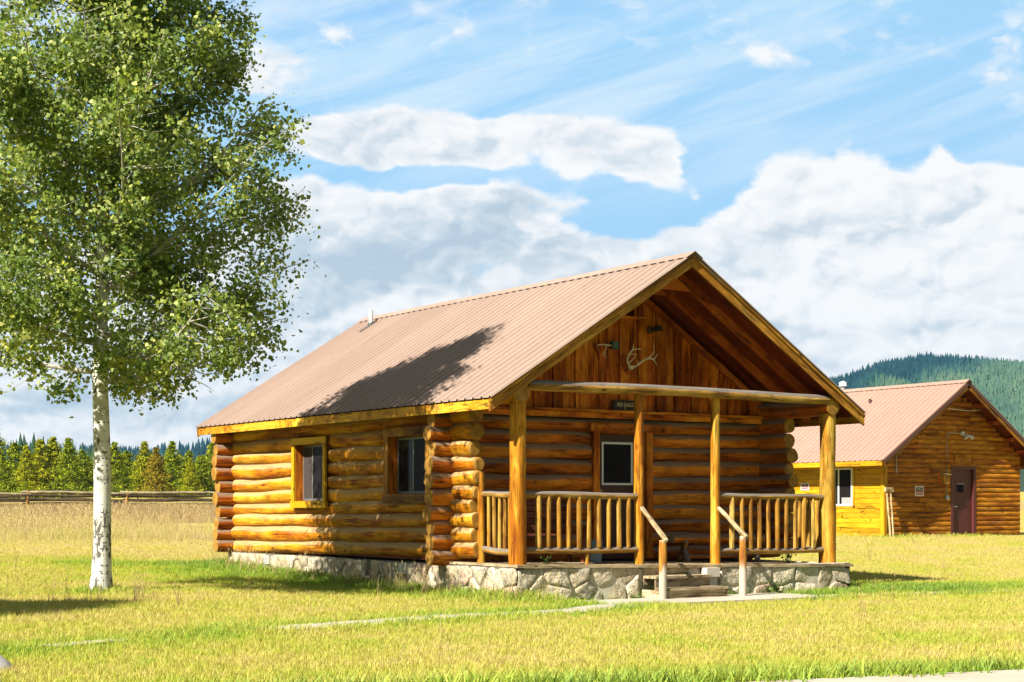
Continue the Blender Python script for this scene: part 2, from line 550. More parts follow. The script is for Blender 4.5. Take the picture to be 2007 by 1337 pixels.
def endgrain(name, c1, c2):
    m, nt = newmat(name)
    lc = N(nt, 'ShaderNodeAttribute', attribute_name='lc', out=1)
    l2 = mapv(nt, lc, (1, 1, 0))
    ln = N(nt, 'ShaderNodeVectorMath', {0: l2}, out=1, operation='LENGTH')
    nn = noise(nt, lc, 9.0, 3)
    w = M(nt, 'SINE', M(nt, 'MULTIPLY', M(nt, 'MULTIPLY_ADD', nn, 0.02, ln), 420.0))
    f = M(nt, 'ADD', M(nt, 'MULTIPLY', w, 0.16), nn)
    c = ramp(nt, f, [(0.25, tuple(x * 0.55 for x in c1)), (0.5, c1), (0.75, c2)])
    # radial checks
    n4 = noise(nt, lc, 22.0, 2, 0.5, 2.0)
    ck = sstep(nt, M(nt, 'ABSOLUTE', M(nt, 'SUBTRACT', n4, 0.5)), 0.012, 0.002)
    c = mixc(nt, M(nt, 'MULTIPLY', ck, 0.6), c, (0.03, 0.015, 0.008))
    finish(nt, c, 0.7, f, 0.3, 0.01, 0.2)
    return m


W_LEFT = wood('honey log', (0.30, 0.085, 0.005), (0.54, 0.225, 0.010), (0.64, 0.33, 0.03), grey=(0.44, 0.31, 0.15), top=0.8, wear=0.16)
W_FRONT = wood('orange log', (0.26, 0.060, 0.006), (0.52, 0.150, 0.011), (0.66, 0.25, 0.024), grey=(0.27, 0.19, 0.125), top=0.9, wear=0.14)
W_POST = wood('peeled post', (0.30, 0.10, 0.008), (0.46, 0.21, 0.018), (0.56, 0.36, 0.07), grey=(0.20, 0.15, 0.09), wear=0.10)
W_RAIL = wood('weathered rail', (0.20, 0.10, 0.03), (0.38, 0.22, 0.06), (0.46, 0.32, 0.13), grey=(0.20, 0.17, 0.14), top=1.0, wear=0.12)
W_BAL = wood('baluster', (0.20, 0.09, 0.018), (0.37, 0.20, 0.035), (0.47, 0.32, 0.10), grey=(0.22, 0.16, 0.08), wear=0.16)
W_BOARD = wood('gable board', (0.23, 0.042, 0.004), (0.48, 0.118, 0.008), (0.68, 0.23, 0.02), wear=0.04, pvar=0.75)
W_TRIM = wood('fascia board', (0.14, 0.060, 0.014), (0.32, 0.145, 0.024), (0.46, 0.25, 0.05), grey=(0.12, 0.09, 0.055), wear=0.25)
W_FASC = wood('eave fascia', (0.30, 0.13, 0.012), (0.48, 0.25, 0.015), (0.56, 0.34, 0.04), grey=(0.16, 0.11, 0.05), wear=0.25)
W_DARK = wood('rafter', (0.20, 0.040, 0.010), (0.38, 0.085, 0.016), (0.50, 0.14, 0.03), wear=0.02)
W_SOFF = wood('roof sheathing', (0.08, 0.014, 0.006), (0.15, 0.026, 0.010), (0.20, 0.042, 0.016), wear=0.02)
W_DECK = wood('deck board', (0.24, 0.19, 0.15), (0.34, 0.28, 0.22), (0.44, 0.37, 0.30), grey=(0.30, 0.27, 0.24), wear=0.2, rough=0.8)
W_BLEACH = wood('bleached wood', (0.34, 0.26, 0.18), (0.46, 0.38, 0.28), (0.55, 0.48, 0.38), grey=(0.36, 0.32, 0.26), wear=0.12, rough=0.8)
W_YEL = wood('yellow trim', (0.46, 0.24, 0.008), (0.52, 0.30, 0.008), (0.56, 0.35, 0.012), wear=0.0, streak=0.15, pvar=0.0)
W_RED = wood('bench red', (0.10, 0.03, 0.022), (0.17, 0.055, 0.04), (0.24, 0.09, 0.065), wear=0.10)
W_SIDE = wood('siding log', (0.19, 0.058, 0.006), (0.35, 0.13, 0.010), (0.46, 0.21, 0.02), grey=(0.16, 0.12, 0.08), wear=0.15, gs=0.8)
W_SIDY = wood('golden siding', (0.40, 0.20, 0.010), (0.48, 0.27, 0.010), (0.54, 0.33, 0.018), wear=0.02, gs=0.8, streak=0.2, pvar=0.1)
W_FENCE = wood('grey rail', (0.16, 0.13, 0.09), (0.26, 0.22, 0.15), (0.36, 0.31, 0.21), grey=(0.3, 0.27, 0.2), top=0.6, wear=0.1, rough=0.85)
W_DARKR = wood('dark shaded rail', (0.03, 0.022, 0.016), (0.055, 0.042, 0.03), (0.09, 0.07, 0.05), grey=(0.10, 0.08, 0.06), wear=0.05)  # dark colour stands in for the shadow below the top rail
E_LOG = endgrain('log end', (0.34, 0.16, 0.02), (0.46, 0.26, 0.045))
E_DARK = endgrain('dark log end', (0.20, 0.08, 0.014), (0.30, 0.14, 0.028))
E_GREY = endgrain('grey log end', (0.24, 0.18, 0.10), (0.36, 0.28, 0.16))

WHITE = flat('white metal', (0.72, 0.72, 0.70), 0.4, var=0.04)
BLACKM = flat('black board', (0.020, 0.012, 0.010), 0.6)
CREAM = flat('cream lettering', (0.62, 0.46, 0.28), 0.6, var=0.05)
DOORM = flat('brown door paint', (0.060, 0.014, 0.008), 0.45, var=0.12, scale=6)
DOORF = flat('brown door frame', (0.045, 0.012, 0.008), 0.5)
GREYM = flat('grey metal', (0.32, 0.33, 0.33), 0.4, metal=0.3)
DARKM = flat('dark flashing', (0.05, 0.05, 0.045), 0.6)
ANTL = flat('antler bone', (0.74, 0.62, 0.44), 0.6, var=0.25, scale=40)
GREENB = flat('green fixture', (0.05, 0.09, 0.06), 0.5)
REDM = flat('sign red', (0.42, 0.03, 0.08), 0.5, var=0.05)
PINKM = flat('sign white', (0.66, 0.60, 0.54), 0.5, var=0.04)
BUCK = flat('blue grey bucket', (0.22, 0.30, 0.32), 0.5)
SCREEN = flat('insect screen', (0.062, 0.050, 0.044), 0.9, 0.02, var=0.06, scale=4)
PLAST = flat('white plastic', (0.6, 0.6, 0.57), 0.5)


def glassmat():
    m, nt = newmat('window glass')
    p = N(nt, 'ShaderNodeTexCoord', out=3)
    n = noise(nt, p, 3.0, 3)
    c = mixc(nt, n, (0.008, 0.006, 0.006), (0.022, 0.018, 0.017))
    finish(nt, c, 0.05, n, 0.02, 0.01, 0.03)
    return m


def curtain():
    m, nt = newmat('curtain behind glass')
    lc = N(nt, 'ShaderNodeAttribute', attribute_name='lc', out=1)
    n = noise(nt, mapv(nt, lc, (2.0, 8.0, 1)), 1.0, 4, 0.6, 1.0)
    c = ramp(nt, n, [(0.50, (0.008, 0.009, 0.010)), (0.66, (0.045, 0.05, 0.05)), (0.78, (0.13, 0.13, 0.13))])
    finish(nt, c, 0.12, None, spec=0.15)
    return m


GLASS, CURT = glassmat(), curtain()


def roofmat(name, c0, c1):
    m, nt = newmat(name)
    p = N(nt, 'ShaderNodeTexCoord', out=3)
    n = noise(nt, mapv(nt, p, (0.5, 3.0, 0.5)), 1.2, 5, 0.6)
    n2 = noise(nt, p, 14.0, 3)
    f = M(nt, 'ADD', M(nt, 'MULTIPLY', n, 0.7), M(nt, 'MULTIPLY', n2, 0.3))
    c = ramp(nt, f, [(0.3, c0), (0.7, c1)])
    sp = N(nt, 'ShaderNodeTexVoronoi', {'Vector': p, 'Scale': 5.0}, out=0)
    c = mixc(nt, sstep(nt, sp, 0.045, 0.02, 0, 0.7), c, (0.06, 0.03, 0.02))
    yy = N(nt, 'ShaderNodeSeparateXYZ', {0: p}, out=1)
    pn = N(nt, 'ShaderNodeTexWhiteNoise', {1: M(nt, 'FLOOR', M(nt, 'DIVIDE', yy, 0.9144), 0.0)}, out=0, noise_dimensions='1D')
    c = mixc(nt, M(nt, 'MULTIPLY', pn, 0.7), c, mixc(nt, 1.0, c, (0.86, 0.85, 0.85), 'MULTIPLY'))
    xx = N(nt, 'ShaderNodeSeparateXYZ', {0: p}, out=0)
    fx = M(nt, 'ABSOLUTE', M(nt, 'SUBTRACT', M(nt, 'FRACT', M(nt, 'DIVIDE', xx, 0.61)), 0.5))
    fy = M(nt, 'ABSOLUTE', M(nt, 'SUBTRACT', M(nt, 'FRACT', M(nt, 'DIVIDE', yy, 0.2286)), 0.5))
    scr = M(nt, 'MULTIPLY', sstep(nt, fx, 0.03, 0.015), sstep(nt, fy, 0.07, 0.04))
    c = mixc(nt, M(nt, 'MULTIPLY', scr, 0.75), c, (0.10, 0.06, 0.05))
    st = noise(nt, mapv(nt, p, (0.7, 9.0, 0.7)), 1.0, 4, 0.6)
    c = mixc(nt, sstep(nt, st, 0.55, 0.72, 0, 0.35), c, mixc(nt, 1.0, c, (0.78, 0.72, 0.68), 'MULTIPLY'))
    finish(nt, c, 0.6, n2, 0.03, 0.01, 0.15, 0.0)
    return m


ROOF1 = roofmat('faded red metal roof', (0.290, 0.205, 0.158), (0.340, 0.246, 0.192))
ROOF2 = roofmat('pink red metal roof', (0.335, 0.20, 0.150), (0.39, 0.235, 0.18))


def stonemat():
    m, nt = newmat('field stone')
    lc = N(nt, 'ShaderNodeAttribute', attribute_name='lc', out=1)
    g = N(nt, 'ShaderNodeTexCoord', out=3)
    sp = N(nt, 'ShaderNodeSeparateXYZ', {0: lc}, out=2)
    wn = N(nt, 'ShaderNodeTexWhiteNoise', {1: sp}, out=0, noise_dimensions='1D')
    base = ramp(nt, wn, [(0.0, (0.50, 0.41, 0.27)), (0.2, (0.66, 0.57, 0.41)), (0.4, (0.56, 0.49, 0.36)), (0.55, (0.70, 0.60, 0.42)),
                         (0.72, (0.58, 0.39, 0.27)), (0.82, (0.46, 0.41, 0.29)), (0.95, (0.66, 0.50, 0.28))], 'CONSTANT')
    n = noise(nt, g, 9.0, 7, 0.65, 0.4)
    n2 = noise(nt, g, 32.0, 5, 0.6)
    c = mixc(nt, 1.0, base, ramp(nt, n, [(0.3, (0.55, 0.55, 0.55)), (0.5, (1, 1, 1)), (0.7, (1.35, 1.3, 1.2))]), 'MULTIPLY')
    c = mixc(nt, sstep(nt, n2, 0.56, 0.66, 0, 0.7), c, (0.14, 0.12, 0.08))
    crk = noise(nt, g, 4.5, 3, 0.6, 1.5)
    crk = sstep(nt, M(nt, 'ABSOLUTE', M(nt, 'SUBTRACT', crk, 0.5)), 0.022, 0.004)
    c = mixc(nt, M(nt, 'MULTIPLY', crk, 0.65), c, (0.10, 0.08, 0.06))
    ny_ = noise(nt, g, 2.3, 3)
    c = mixc(nt, sstep(nt, ny_, 0.55, 0.7, 0, 0.5), c, (0.55, 0.42, 0.22))
    h = M(nt, 'ADD', M(nt, 'MULTIPLY', n, 1.0), M(nt, 'MULTIPLY', n2, 0.35))
    finish(nt, c, 0.9, h, 0.9, 0.05, 0.15)
    return m


STONE = stonemat()
MORT2 = flat('dark mortar', (0.17, 0.15, 0.11), 0.95, 0.1, var=0.5, scale=10)  # darker mortar for the joints of the left face
MORT = flat('lime mortar', (0.56, 0.50, 0.38), 0.95, 0.1, var=0.4, scale=12)


def concmat(name, a, b):
    m, nt = newmat(name)
    p = N(nt, 'ShaderNodeTexCoord', out=3)
    n = noise(nt, p, 1.3, 6, 0.6)
    n2 = noise(nt, p, 60.0, 3)
    f = M(nt, 'ADD', M(nt, 'MULTIPLY', n, 0.7), M(nt, 'MULTIPLY', n2, 0.3))
    finish(nt, ramp(nt, f, [(0.35, a), (0.65, b)]), 0.9, n2, 0.2, 0.01, 0.2)
    return m


CONC = concmat('pale concrete', (0.36, 0.31, 0.23), (0.47, 0.42, 0.33))


def grassmat(name, inst=True, tall=False):
    m, nt = newmat(name)
    if inst:
        lush = N(nt, 'ShaderNodeAttribute', attribute_name='lush', attribute_type='INSTANCER', out=2)
        rnd = N(nt, 'ShaderNodeObjectInfo', out=5)
        ps = N(nt, 'ShaderNodeNewGeometry', out=0)
        n = noise(nt, ps, 0.55, 5, 0.65)
        fh = N(nt, 'ShaderNodeAttribute', attribute_name='bh', out=2)
        f = M(nt, 'ADD', M(nt, 'MULTIPLY_ADD', rnd, 0.5, -0.25), M(nt, 'MULTIPLY_ADD', n, 1.5, -0.72))
        f = M(nt, 'ADD', f, lush)
    else:
        lush = N(nt, 'ShaderNodeAttribute', attribute_name='lush', out=2)
        ps = N(nt, 'ShaderNodeNewGeometry', out=0)
        n = noise(nt, ps, 0.9, 4, 0.6)
        n2 = noise(nt, ps, 14.0, 4, 0.7)
        f = M(nt, 'ADD', M(nt, 'MULTIPLY_ADD', n2, 0.8, -0.4), M(nt, 'MULTIPLY_ADD', n, 1.5, -0.72))
        f = M(nt, 'ADD', f, lush)
    if tall:
        c = ramp(nt, f, [(0.0, (0.34, 0.21, 0.12)), (0.3, (0.54, 0.38, 0.19)), (0.6, (0.62, 0.50, 0.21)), (1.0, (0.52, 0.49, 0.11))])
    else:
        c = ramp(nt, f, [(0.0, (0.63, 0.51, 0.19)), (0.25, (0.60, 0.52, 0.11)), (0.45, (0.48, 0.50, 0.045)), (0.68, (0.31, 0.46, 0.018)), (1.0, (0.14, 0.30, 0.010))])
    if inst:
        c = mixc(nt, M(nt, 'MULTIPLY', fh, 0.3), c, (0.68, 0.57, 0.20))
        finish(nt, c, 0.6, None, spec=0.2, extra=0.4, trans=c)
    else:
        c = mixc(nt, 1.0, c, (0.62, 0.6, 0.6), 'MULTIPLY')
        finish(nt, c, 1.0, n2, 0.5, 0.05, 0.0)
    return m


G_BLADE = grassmat('grass blade')
G_TALL = grassmat('dry tall grass', tall=True)
G_GROUND = grassmat('lawn ground', inst=False)

# ------------------------------------------------------------------ ground sheet
PATH = [((3.0, 14.35), (9.9, 16.25), (12.4, 16.85), (13.9, 17.55)), ]


def seg_dist(x, y, a, b):
    ax, ay = a; bx, by = b
    dx, dy = bx - ax, by - ay
    t = np.clip(((x - ax) * dx + (y - ay) * dy) / (dx * dx + dy * dy), 0, 1)
    return np.hypot(x - ax - t * dx, y - ay - t * dy)


PLINE = [(7.3, 15.75), (9.9, 16.55), (12.6, 17.25), (14.2, 18.2)]
PLINE2 = [(17.9, 18.75), (20.3, 18.2), (24.5, 17.1), (30.0, 15.6)]


def path_d(x, y):
    d = np.full(np.shape(x), 99.0)
    for L in (PLINE, PLINE2):
        for a, b in zip(L[:-1], L[1:]):
            d = np.minimum(d, seg_dist(x, y, a, b))
    return d


def fg_side(x, y):
    """positive on the lawn side of the foreground slab edge, metres"""
    n = np.array([0.58, 2.58]); n /= np.linalg.norm(n)
    return (x - 8.25) * n[0] + (y - 8.95) * n[1]


def rect_d(x, y, x0, x1, y0, y1):
    dx = np.maximum(np.maximum(x0 - x, x - x1), 0)
    dy = np.maximum(np.maximum(y0 - y, y - y1), 0)
    return np.hypot(dx, dy)


def lush_f(x, y):
    s = x * FW[0] + y * FW[1]
    L = 0.26 + 0 * x
    L += 0.42 * np.exp(-(np.minimum(path_d(x, y), seg_dist(x, y, (1.5, 13.6), (7.3, 15.75))) / 0.75) ** 2)
    fs = fg_side(x, y)
    L += 0.60 * np.exp(-np.clip(fs - 0.15, 0, 99) / 0.8) 
    dr = rect_d(x, y, 13.2, 20.3, 19.6, 30.4)
    L += 0.50 * np.exp(-(dr / 1.1) ** 2)
    L += 0.35 * np.exp(-((x - 11.8) / 1.7) ** 2) * np.exp(-((y - 27.5) / 4.5) ** 2)
    L += 0.40 * np.exp(-((x - 11.3) / 1.6) ** 2) * np.exp(-((y - 30.8) / 1.2) ** 2)
    L += 0.55 * np.exp(-((x - 21.8) / 1.7) ** 2) * np.exp(-((y - 19.3) / 1.1) ** 2)
    L += 0.35 * np.exp(-((x - 24.8) / 2.0) ** 2) * np.exp(-((y - 18.6) / 0.9) ** 2)
    L += 0.30 * np.exp(-((x - 8) ** 2 + (y - 22.7) ** 2) / 0.8)
    L += 0.25 * np.exp(-(rect_d(x, y, 37.2, 44, 35, 47) / 0.6) ** 2)
    L -= 0.30 * np.clip((s - 32) / 10, 0, 1) * (x < 25)
    L -= 0.10 * np.clip((s - 30) / 10, 0, 1) * (x >= 25)
    return np.clip(L, 0, 1)


xs = np.concatenate([[-6000, -2500, -1000, -400, -150, -60, -30], np.arange(-15, 50, 0.5), [52, 60, 80, 120, 200, 400, 900, 2500, 6000]])
ys = np.concatenate([[-6000, -2000, -600, -200, -60, -20], np.arange(-5, 50, 0.5), np.arange(50, 110, 4), [120, 150, 200, 300, 600, 1200, 2500, 6000]])
X, Y = np.meshgrid(xs, ys)
Z = ground(X, Y)
V = np.stack([X.ravel(), Y.ravel(), Z.ravel()], 1)
nx, ny = len(xs), len(ys)
I = np.arange(nx * ny).reshape(ny, nx)
Fq = np.stack([I[:-1, :-1].ravel(), I[:-1, 1:].ravel(), I[1:, 1:].ravel(), I[1:, :-1].ravel()], 1)
me = fastmesh('ground', V, Fq, [G_GROUND], attrs={'lush': lush_f(X, Y).ravel()}, smooth=True)
linkobj('ground', me, kind='structure')


def ribbon(mb, line, w, z=0.006, sub=0.5):
    pts = []
    for a, b in zip(line[:-1], line[1:]):
        n = max(1, int(math.dist(a, b) / sub))
        for i in range(n):
            t = i / n
            pts.append((a[0] + (b[0] - a[0]) * t, a[1] + (b[1] - a[1]) * t))
    pts.append(line[-1])
    pts = np.array(pts, float)
    T = np.gradient(pts, axis=0)
    T /= np.linalg.norm(T, axis=1)[:, None]
    nrm = np.stack([-T[:, 1], T[:, 0]], 1)
    A, B = pts + nrm * w / 2, pts - nrm * w / 2
    za, zb = ground(A[:, 0], A[:, 1]) + z, ground(B[:, 0], B[:, 1]) + z
    n = len(pts)
    V = np.vstack([np.c_[A, za], np.c_[B, zb]])
    mb.add(V, [(n + i, n + i + 1, i + 1, i) for i in range(n - 1)], V)


mb = MB()
ribbon(mb, PLINE, 0.60, 0.030)
ribbon(mb, PLINE2, 0.5, 0.018)
ribbon(mb, [(4.7, 14.8), (5.5, 15.08)], 0.26, 0.028)
mb.build('garden_path', CONC, kind='structure')
mb = MB()
mb.box((13.7, 18.28, -0.25), (18.3, 19.5, -0.085))
mb.build('concrete_pad', CONC, kind='structure')
# foreground slab
mb = MB()
d = np.array([2.58, -0.58]); d /= np.linalg.norm(d)
n = np.array([-d[1], d[0]])
e0 = np.array([8.25, 8.95])
for k in range(-12, 12):
    a, b = e0 + d * (k * 2.0 + 0.01), e0 + d * (k * 2.0 + 1.99)
    zt = 0.035
    P = [a, b, b - n * 2.2, a - n * 2.2]
    Vv = [(p[0], p[1], z) for z in (-0.15, zt) for p in P]
    mb.add(Vv, [(4, 7, 6, 5), (0, 1, 5, 4), (1, 2, 6, 5), (2, 3, 7, 6), (3, 0, 4, 7), (0, 3, 2, 1)], Vv)
mb.build('sidewalk', CONC, kind='structure')

# ================================================================== LOG CABIN
CAB = empty('log_cabin', (16.75, 25.0, 0.0), 'honey-coloured log cabin with faded red metal roof and railed front porch on a stone base', 'cabin')
SL = math.atan((5.36 - 2.93) / (16.75 - 12.90))     # roof pitch
XL, XR, XM = 12.90, 20.60, 16.75
YB, YE = 19.85, 30.85
ZE, ZR = 2.93, 5.36


def lerp(a, b, t):
    return a + (b - a) * t


# --- left wall
NEAR = [0.53, 0.76, 0.99, 1.22, 1.44, 1.655, 1.88, 2.11, 2.37, 2.63, 2.88]
FAR = [0.40, 0.63, 0.92, 1.16, 1.37, 1.61, 1.86, 2.15, 2.38, 2.62, 2.86]
WIN1 = (25.95, 27.25, 1.42, 2.48)
WIN2 = (22.28, 23.72, 1.53, 2.50)
YN, YF = 21.80, 30.2


def wall_z(y, i):
    t = (y - YN) / (YF - YN)
    return lerp(NEAR[i], FAR[i], t), lerp(NEAR[i + 1], FAR[i + 1], t)


def side_wall(xc, wins, name, mats, seed, stub_near=21.12, stub_far=30.62):
    random.seed(seed)
    mb = MB()
    for i in range(10):
        y0, y1 = stub_near + random.uniform(-0.09, 0.06), stub_far + random.uniform(-0.05, 0.08)
        spans = [(y0, y1)]
        za, zb = wall_z(25.0, i)
        for w in wins:
            if min(zb, w[3]) - max(za, w[2]) > 0.08:
                ns = []
                for (a, b) in spans:
                    if a < w[0] and b > w[1]:
                        ns += [(a, w[0] + 0.03, 1), (w[1] - 0.03, b, 1)]
                    else:
                        ns.append((a, b))
                spans = [s[:2] for s in ns]
        for (a, b) in spans:
            z0, z1 = wall_z(a, i)
            z2, z3 = wall_z(b, i)
            ra, rb = (z1 - z0) * 0.56, (z3 - z2) * 0.56
            mb.log((xc, a, (z0 + z1) / 2), (xc, b, (z2 + z3) / 2), ra, rb, seg=20, step=0.16, wob=0.085, bend=0.012, capround=0.22 if a > 21.3 or b < 30 else 0.04)
    # plate log that runs out over the porch to the corner post
    mb.log((xc + (0.03 if xc < 17 else -0.03), 19.93, 3.05), (xc, 30.66, 3.02), 0.165, 0.155, seg=24, wob=0.03, step=0.35, capround=0.03)
    # dark chinking core behind the logs, cut round the windows
    core = []
    ws = sorted(wins)
    y = YN
    for w in ws:
        core.append((y, w[0], 0.45, 2.95))
        core.append((w[0], w[1], 0.45, w[2]))
        core.append((w[0], w[1], w[3], 2.95))
        y = w[1]
    core.append((y, YF, 0.45, 2.95))
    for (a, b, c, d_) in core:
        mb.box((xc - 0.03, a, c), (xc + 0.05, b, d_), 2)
    return mb.build(name, mats, CAB)


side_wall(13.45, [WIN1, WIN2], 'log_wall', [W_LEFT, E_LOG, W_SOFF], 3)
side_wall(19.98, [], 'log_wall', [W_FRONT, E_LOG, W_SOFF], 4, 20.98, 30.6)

# --- front and rear walls
FJ = [0.40, 0.64, 0.87, 1.10, 1.34, 1.60, 1.86, 2.12, 2.36, 2.58, 2.81]
DOOR = (16.22, 17.23, 0.45, 2.57)


def cross_wall(yc, name, mats, seed, door=None):
    random.seed(seed)
    mb = MB()
    for i in range(10):
        x0, x1 = 13.0 + random.uniform(-0.05, 0.05), 20.44 + random.uniform(-0.06, 0.05)
        zc, r = (FJ[i] + FJ[i + 1]) / 2, (FJ[i + 1] - FJ[i]) * 0.555
        j = random.uniform(-0.012, 0.012)
        if door and FJ[i] < door[3] - 0.05:
            mb.log((x0, yc, zc + j), (door[0] - 0.05, yc, zc - j), r * 1.02, r * 0.98, seg=20, step=0.18, wob=0.085, bend=0.010, capround=0.04)
            mb.log((door[1] + 0.05, yc, zc - j), (x1, yc, zc + j), r * 0.98, r * 1.02, seg=20, step=0.18, wob=0.085, bend=0.010, capround=0.04)
        else:
            mb.log((x0, yc, zc + j), (x1, yc, zc - j), r, r, seg=20, step=0.18, wob=0.085, bend=0.010, capround=0.04)
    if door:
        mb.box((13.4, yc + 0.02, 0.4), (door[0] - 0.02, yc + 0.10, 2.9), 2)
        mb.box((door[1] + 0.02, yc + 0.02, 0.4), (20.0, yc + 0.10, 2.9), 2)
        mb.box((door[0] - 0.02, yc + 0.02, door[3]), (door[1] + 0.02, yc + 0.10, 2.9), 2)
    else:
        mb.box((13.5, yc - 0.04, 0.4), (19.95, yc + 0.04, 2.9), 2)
    return mb.build(name, mats, CAB)


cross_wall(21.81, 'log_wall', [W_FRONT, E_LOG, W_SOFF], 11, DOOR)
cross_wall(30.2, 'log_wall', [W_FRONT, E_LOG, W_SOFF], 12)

# --- gables: upright boards of uneven thickness
def roof_z(x):
    return ZE + (ZR - ZE) * (1 - abs(x - XM) / (XM - XL))


def gable(y, out, mats, seed, vent=None):
    random.seed(seed)
    mb = MB()
    x = 13.62
    k = 0
    yo = y
    while x < 19.9:
        w = random.uniform(0.17, 0.25)
        x2 = min(x + w, 19.9)
        th = (0.025 if k % 2 else 0.052) + random.uniform(0, 0.008)
        z0 = 2.94
        za, zb = roof_z(x + 0.004) - 0.13, roof_z(x2 - 0.004) - 0.13
        segs = [(z0, za, zb)]
        xm = (x + x2) / 2
        if vent and vent[0] < xm < vent[1]:
            segs = [(z0, vent[2], vent[2]), (vent[3], za, zb)]
        peak = x + 0.004 < XM < x2 - 0.004
        for (b0, ta, tb) in segs:
            if min(ta, tb) - b0 < 0.02:
                continue
            yf, yb = yo - out * th, yo
            rid = random.random() * 50
            pts = [(x + 0.004, b0), (x2 - 0.004, b0), (x2 - 0.004, tb), (x + 0.004, ta)]
            if peak and ta == za:
                pts.insert(3, (XM, ZR - 0.13))
            m_ = len(pts)
            Vv = [(p[0], yf, p[1]) for p in pts] + [(p[0], yb, p[1]) for p in pts]
            Lc = [(p[1] + rid, p[0], rid) for p in pts] * 2
            fs = [tuple(range(m_))] + [(i, i + m_, (i + 1) % m_ + m_, (i + 1) % m_) for i in range(m_)]
            if out < 0:
                fs = [f[::-1] for f in fs]
            mb.add(Vv, fs, Lc, 0)
        x = x2
        k += 1
    mb.box((13.5, yo, 2.9), (13.6, yo + 0.02, 2.95), 1)
    a = [(13.6, yo + 0.004 * out, 2.9), (19.9, yo + 0.004 * out, 2.9), (19.9, yo + 0.004 * out, 3.2), (XM, yo + 0.004 * out, 5.2), (13.6, yo + 0.004 * out, 3.2)]
    mb.poly(a if out > 0 else a[::-1], 1)
    return mb.build('gable_wall', mats, CAB)


gable(21.72, 1, [W_BOARD, W_SOFF], 5, (16.62, 16.98, 4.57, 4.78))
gable(30.30, -1, [W_BOARD, W_SOFF], 6)
mb = MB()
mb.plank((16.52, 21.655, 4.545), (17.22, 21.655, 4.545), 0.03, 0.05)
mb.plank((16.99, 21.655, 4.57), (16.99, 21.655, 4.95), 0.03, 0.045, up=(1, 0, 0))
mb.build('vent_trim', W_BOARD, CAB)
# moulding boards at the foot of the gable
mb = MB()
mb.plank((13.62, 21.62, 2.925), (19.85, 21.62, 2.925), 0.12, 0.045)
mb.plank((13.62, 21.645, 2.855), (19.85, 21.645, 2.855), 0.05, 0.09)
mb.build('moulding', W_FRONT, CAB)
# raking trim under the rafters, at the wall
mb = MB()
for sgn in (-1, 1):
    xa = XM + sgn * (XM - XL - 0.75)
    mb.plank((XM, 21.63, ZR - 0.22), (xa, 21.63, roof_z(xa) - 0.22), 0.05, 0.10)
mb.build('rake_trim', W_DARK, CAB)

# --- roof: ribbed metal sheets over sheathing
def ribbed_roof(name, xl, xm, xr, ze, zr, y0, y1, mat, parent, pitch=0.2286, rib=0.030, seed=1, wav=0.0):
    random.seed(seed)
    ys_, hs = [], []
    y = y0
    while y < y1 - 0.02:
        for dy, h in ((0, 0), (0.018, rib), (0.042, rib), (0.06, 0), (0.105, 0), (0.115, rib * 0.25), (0.13, 0.0), (0.165, 0), (0.175, rib * 0.25), (0.19, 0)):
            if y + dy * pitch / 0.2286 < y1:
                ys_.append(y + dy * pitch / 0.2286); hs.append(h)
        y += pitch
    ys_.append(y1); hs.append(0)
    ys_, hs = np.array(ys_), np.array(hs)
    mb = MB()
    for sgn, xe in ((-1, xl), (1, xr)):
        n_ = len(ys_)
        rows = 9
        Vv = []
        ln = math.hypot(xm - xe, zr - ze)
        nx_, nz_ = sgn * (zr - ze) / ln, abs(xm - xe) / ln
        for r in range(rows):
            t = r / (rows - 1)
            x, z = lerp(xe - 0 * sgn, xm, t), lerp(ze, zr, t)
            sag = wav * np.sin(ys_ * 0.8 + r * 0.7) * (0.3 + 0.7 * math.sin(t * math.pi))
            Vv.append(np.stack([x + nx_ * (hs + sag), ys_, z + nz_ * (hs + sag)], 1))
        Vv = np.vstack(Vv)
        fs = []
        for r in range(rows - 1):
            for i in range(n_ - 1):
                q = (r * n_ + i, r * n_ + i + 1, (r + 1) * n_ + i + 1, (r + 1) * n_ + i)
                fs.append(q[::-1] if sgn < 0 else q)
        mb.add(Vv, fs, Vv, 0)
    return mb.build(name, mat, parent)


RF = ribbed_roof('roof', XL - 0.04, XM, XR + 0.04, ZE + 0.005, ZR + 0.03, YB - 0.04, YE + 0.03, ROOF1, CAB, wav=0.004)


def ridge_cap(xm, zr, y0, y1, slope, mat, parent, w=0.20, dz=0.064):
    mb = MB()
    for sgn in (-1, 1):
        x, z = sgn * w * math.cos(slope), -w * math.sin(slope)
        a, b = (xm, y0, zr + dz), (xm, y1, zr + dz)
        c_, d_ = (xm + x, y1, zr + dz + z), (xm + x, y0, zr + dz + z)
        mb.poly([a, b, c_, d_] if sgn > 0 else [d_, c_, b, a])
    return mb.build('ridge_cap', mat, parent)


ridge_cap(XM, ZR, YB - 0.06, YE + 0.05, SL, ROOF1, RF)
mb = MB()
nd_, nl = 0.03, 11
for sgn in (-1, 1):
    xe = XM + sgn * (XM - XL - 0.02)
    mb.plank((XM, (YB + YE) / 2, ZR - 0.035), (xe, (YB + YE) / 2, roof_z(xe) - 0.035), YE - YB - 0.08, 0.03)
mb.build('roof_sheathing', W_SOFF, RF)
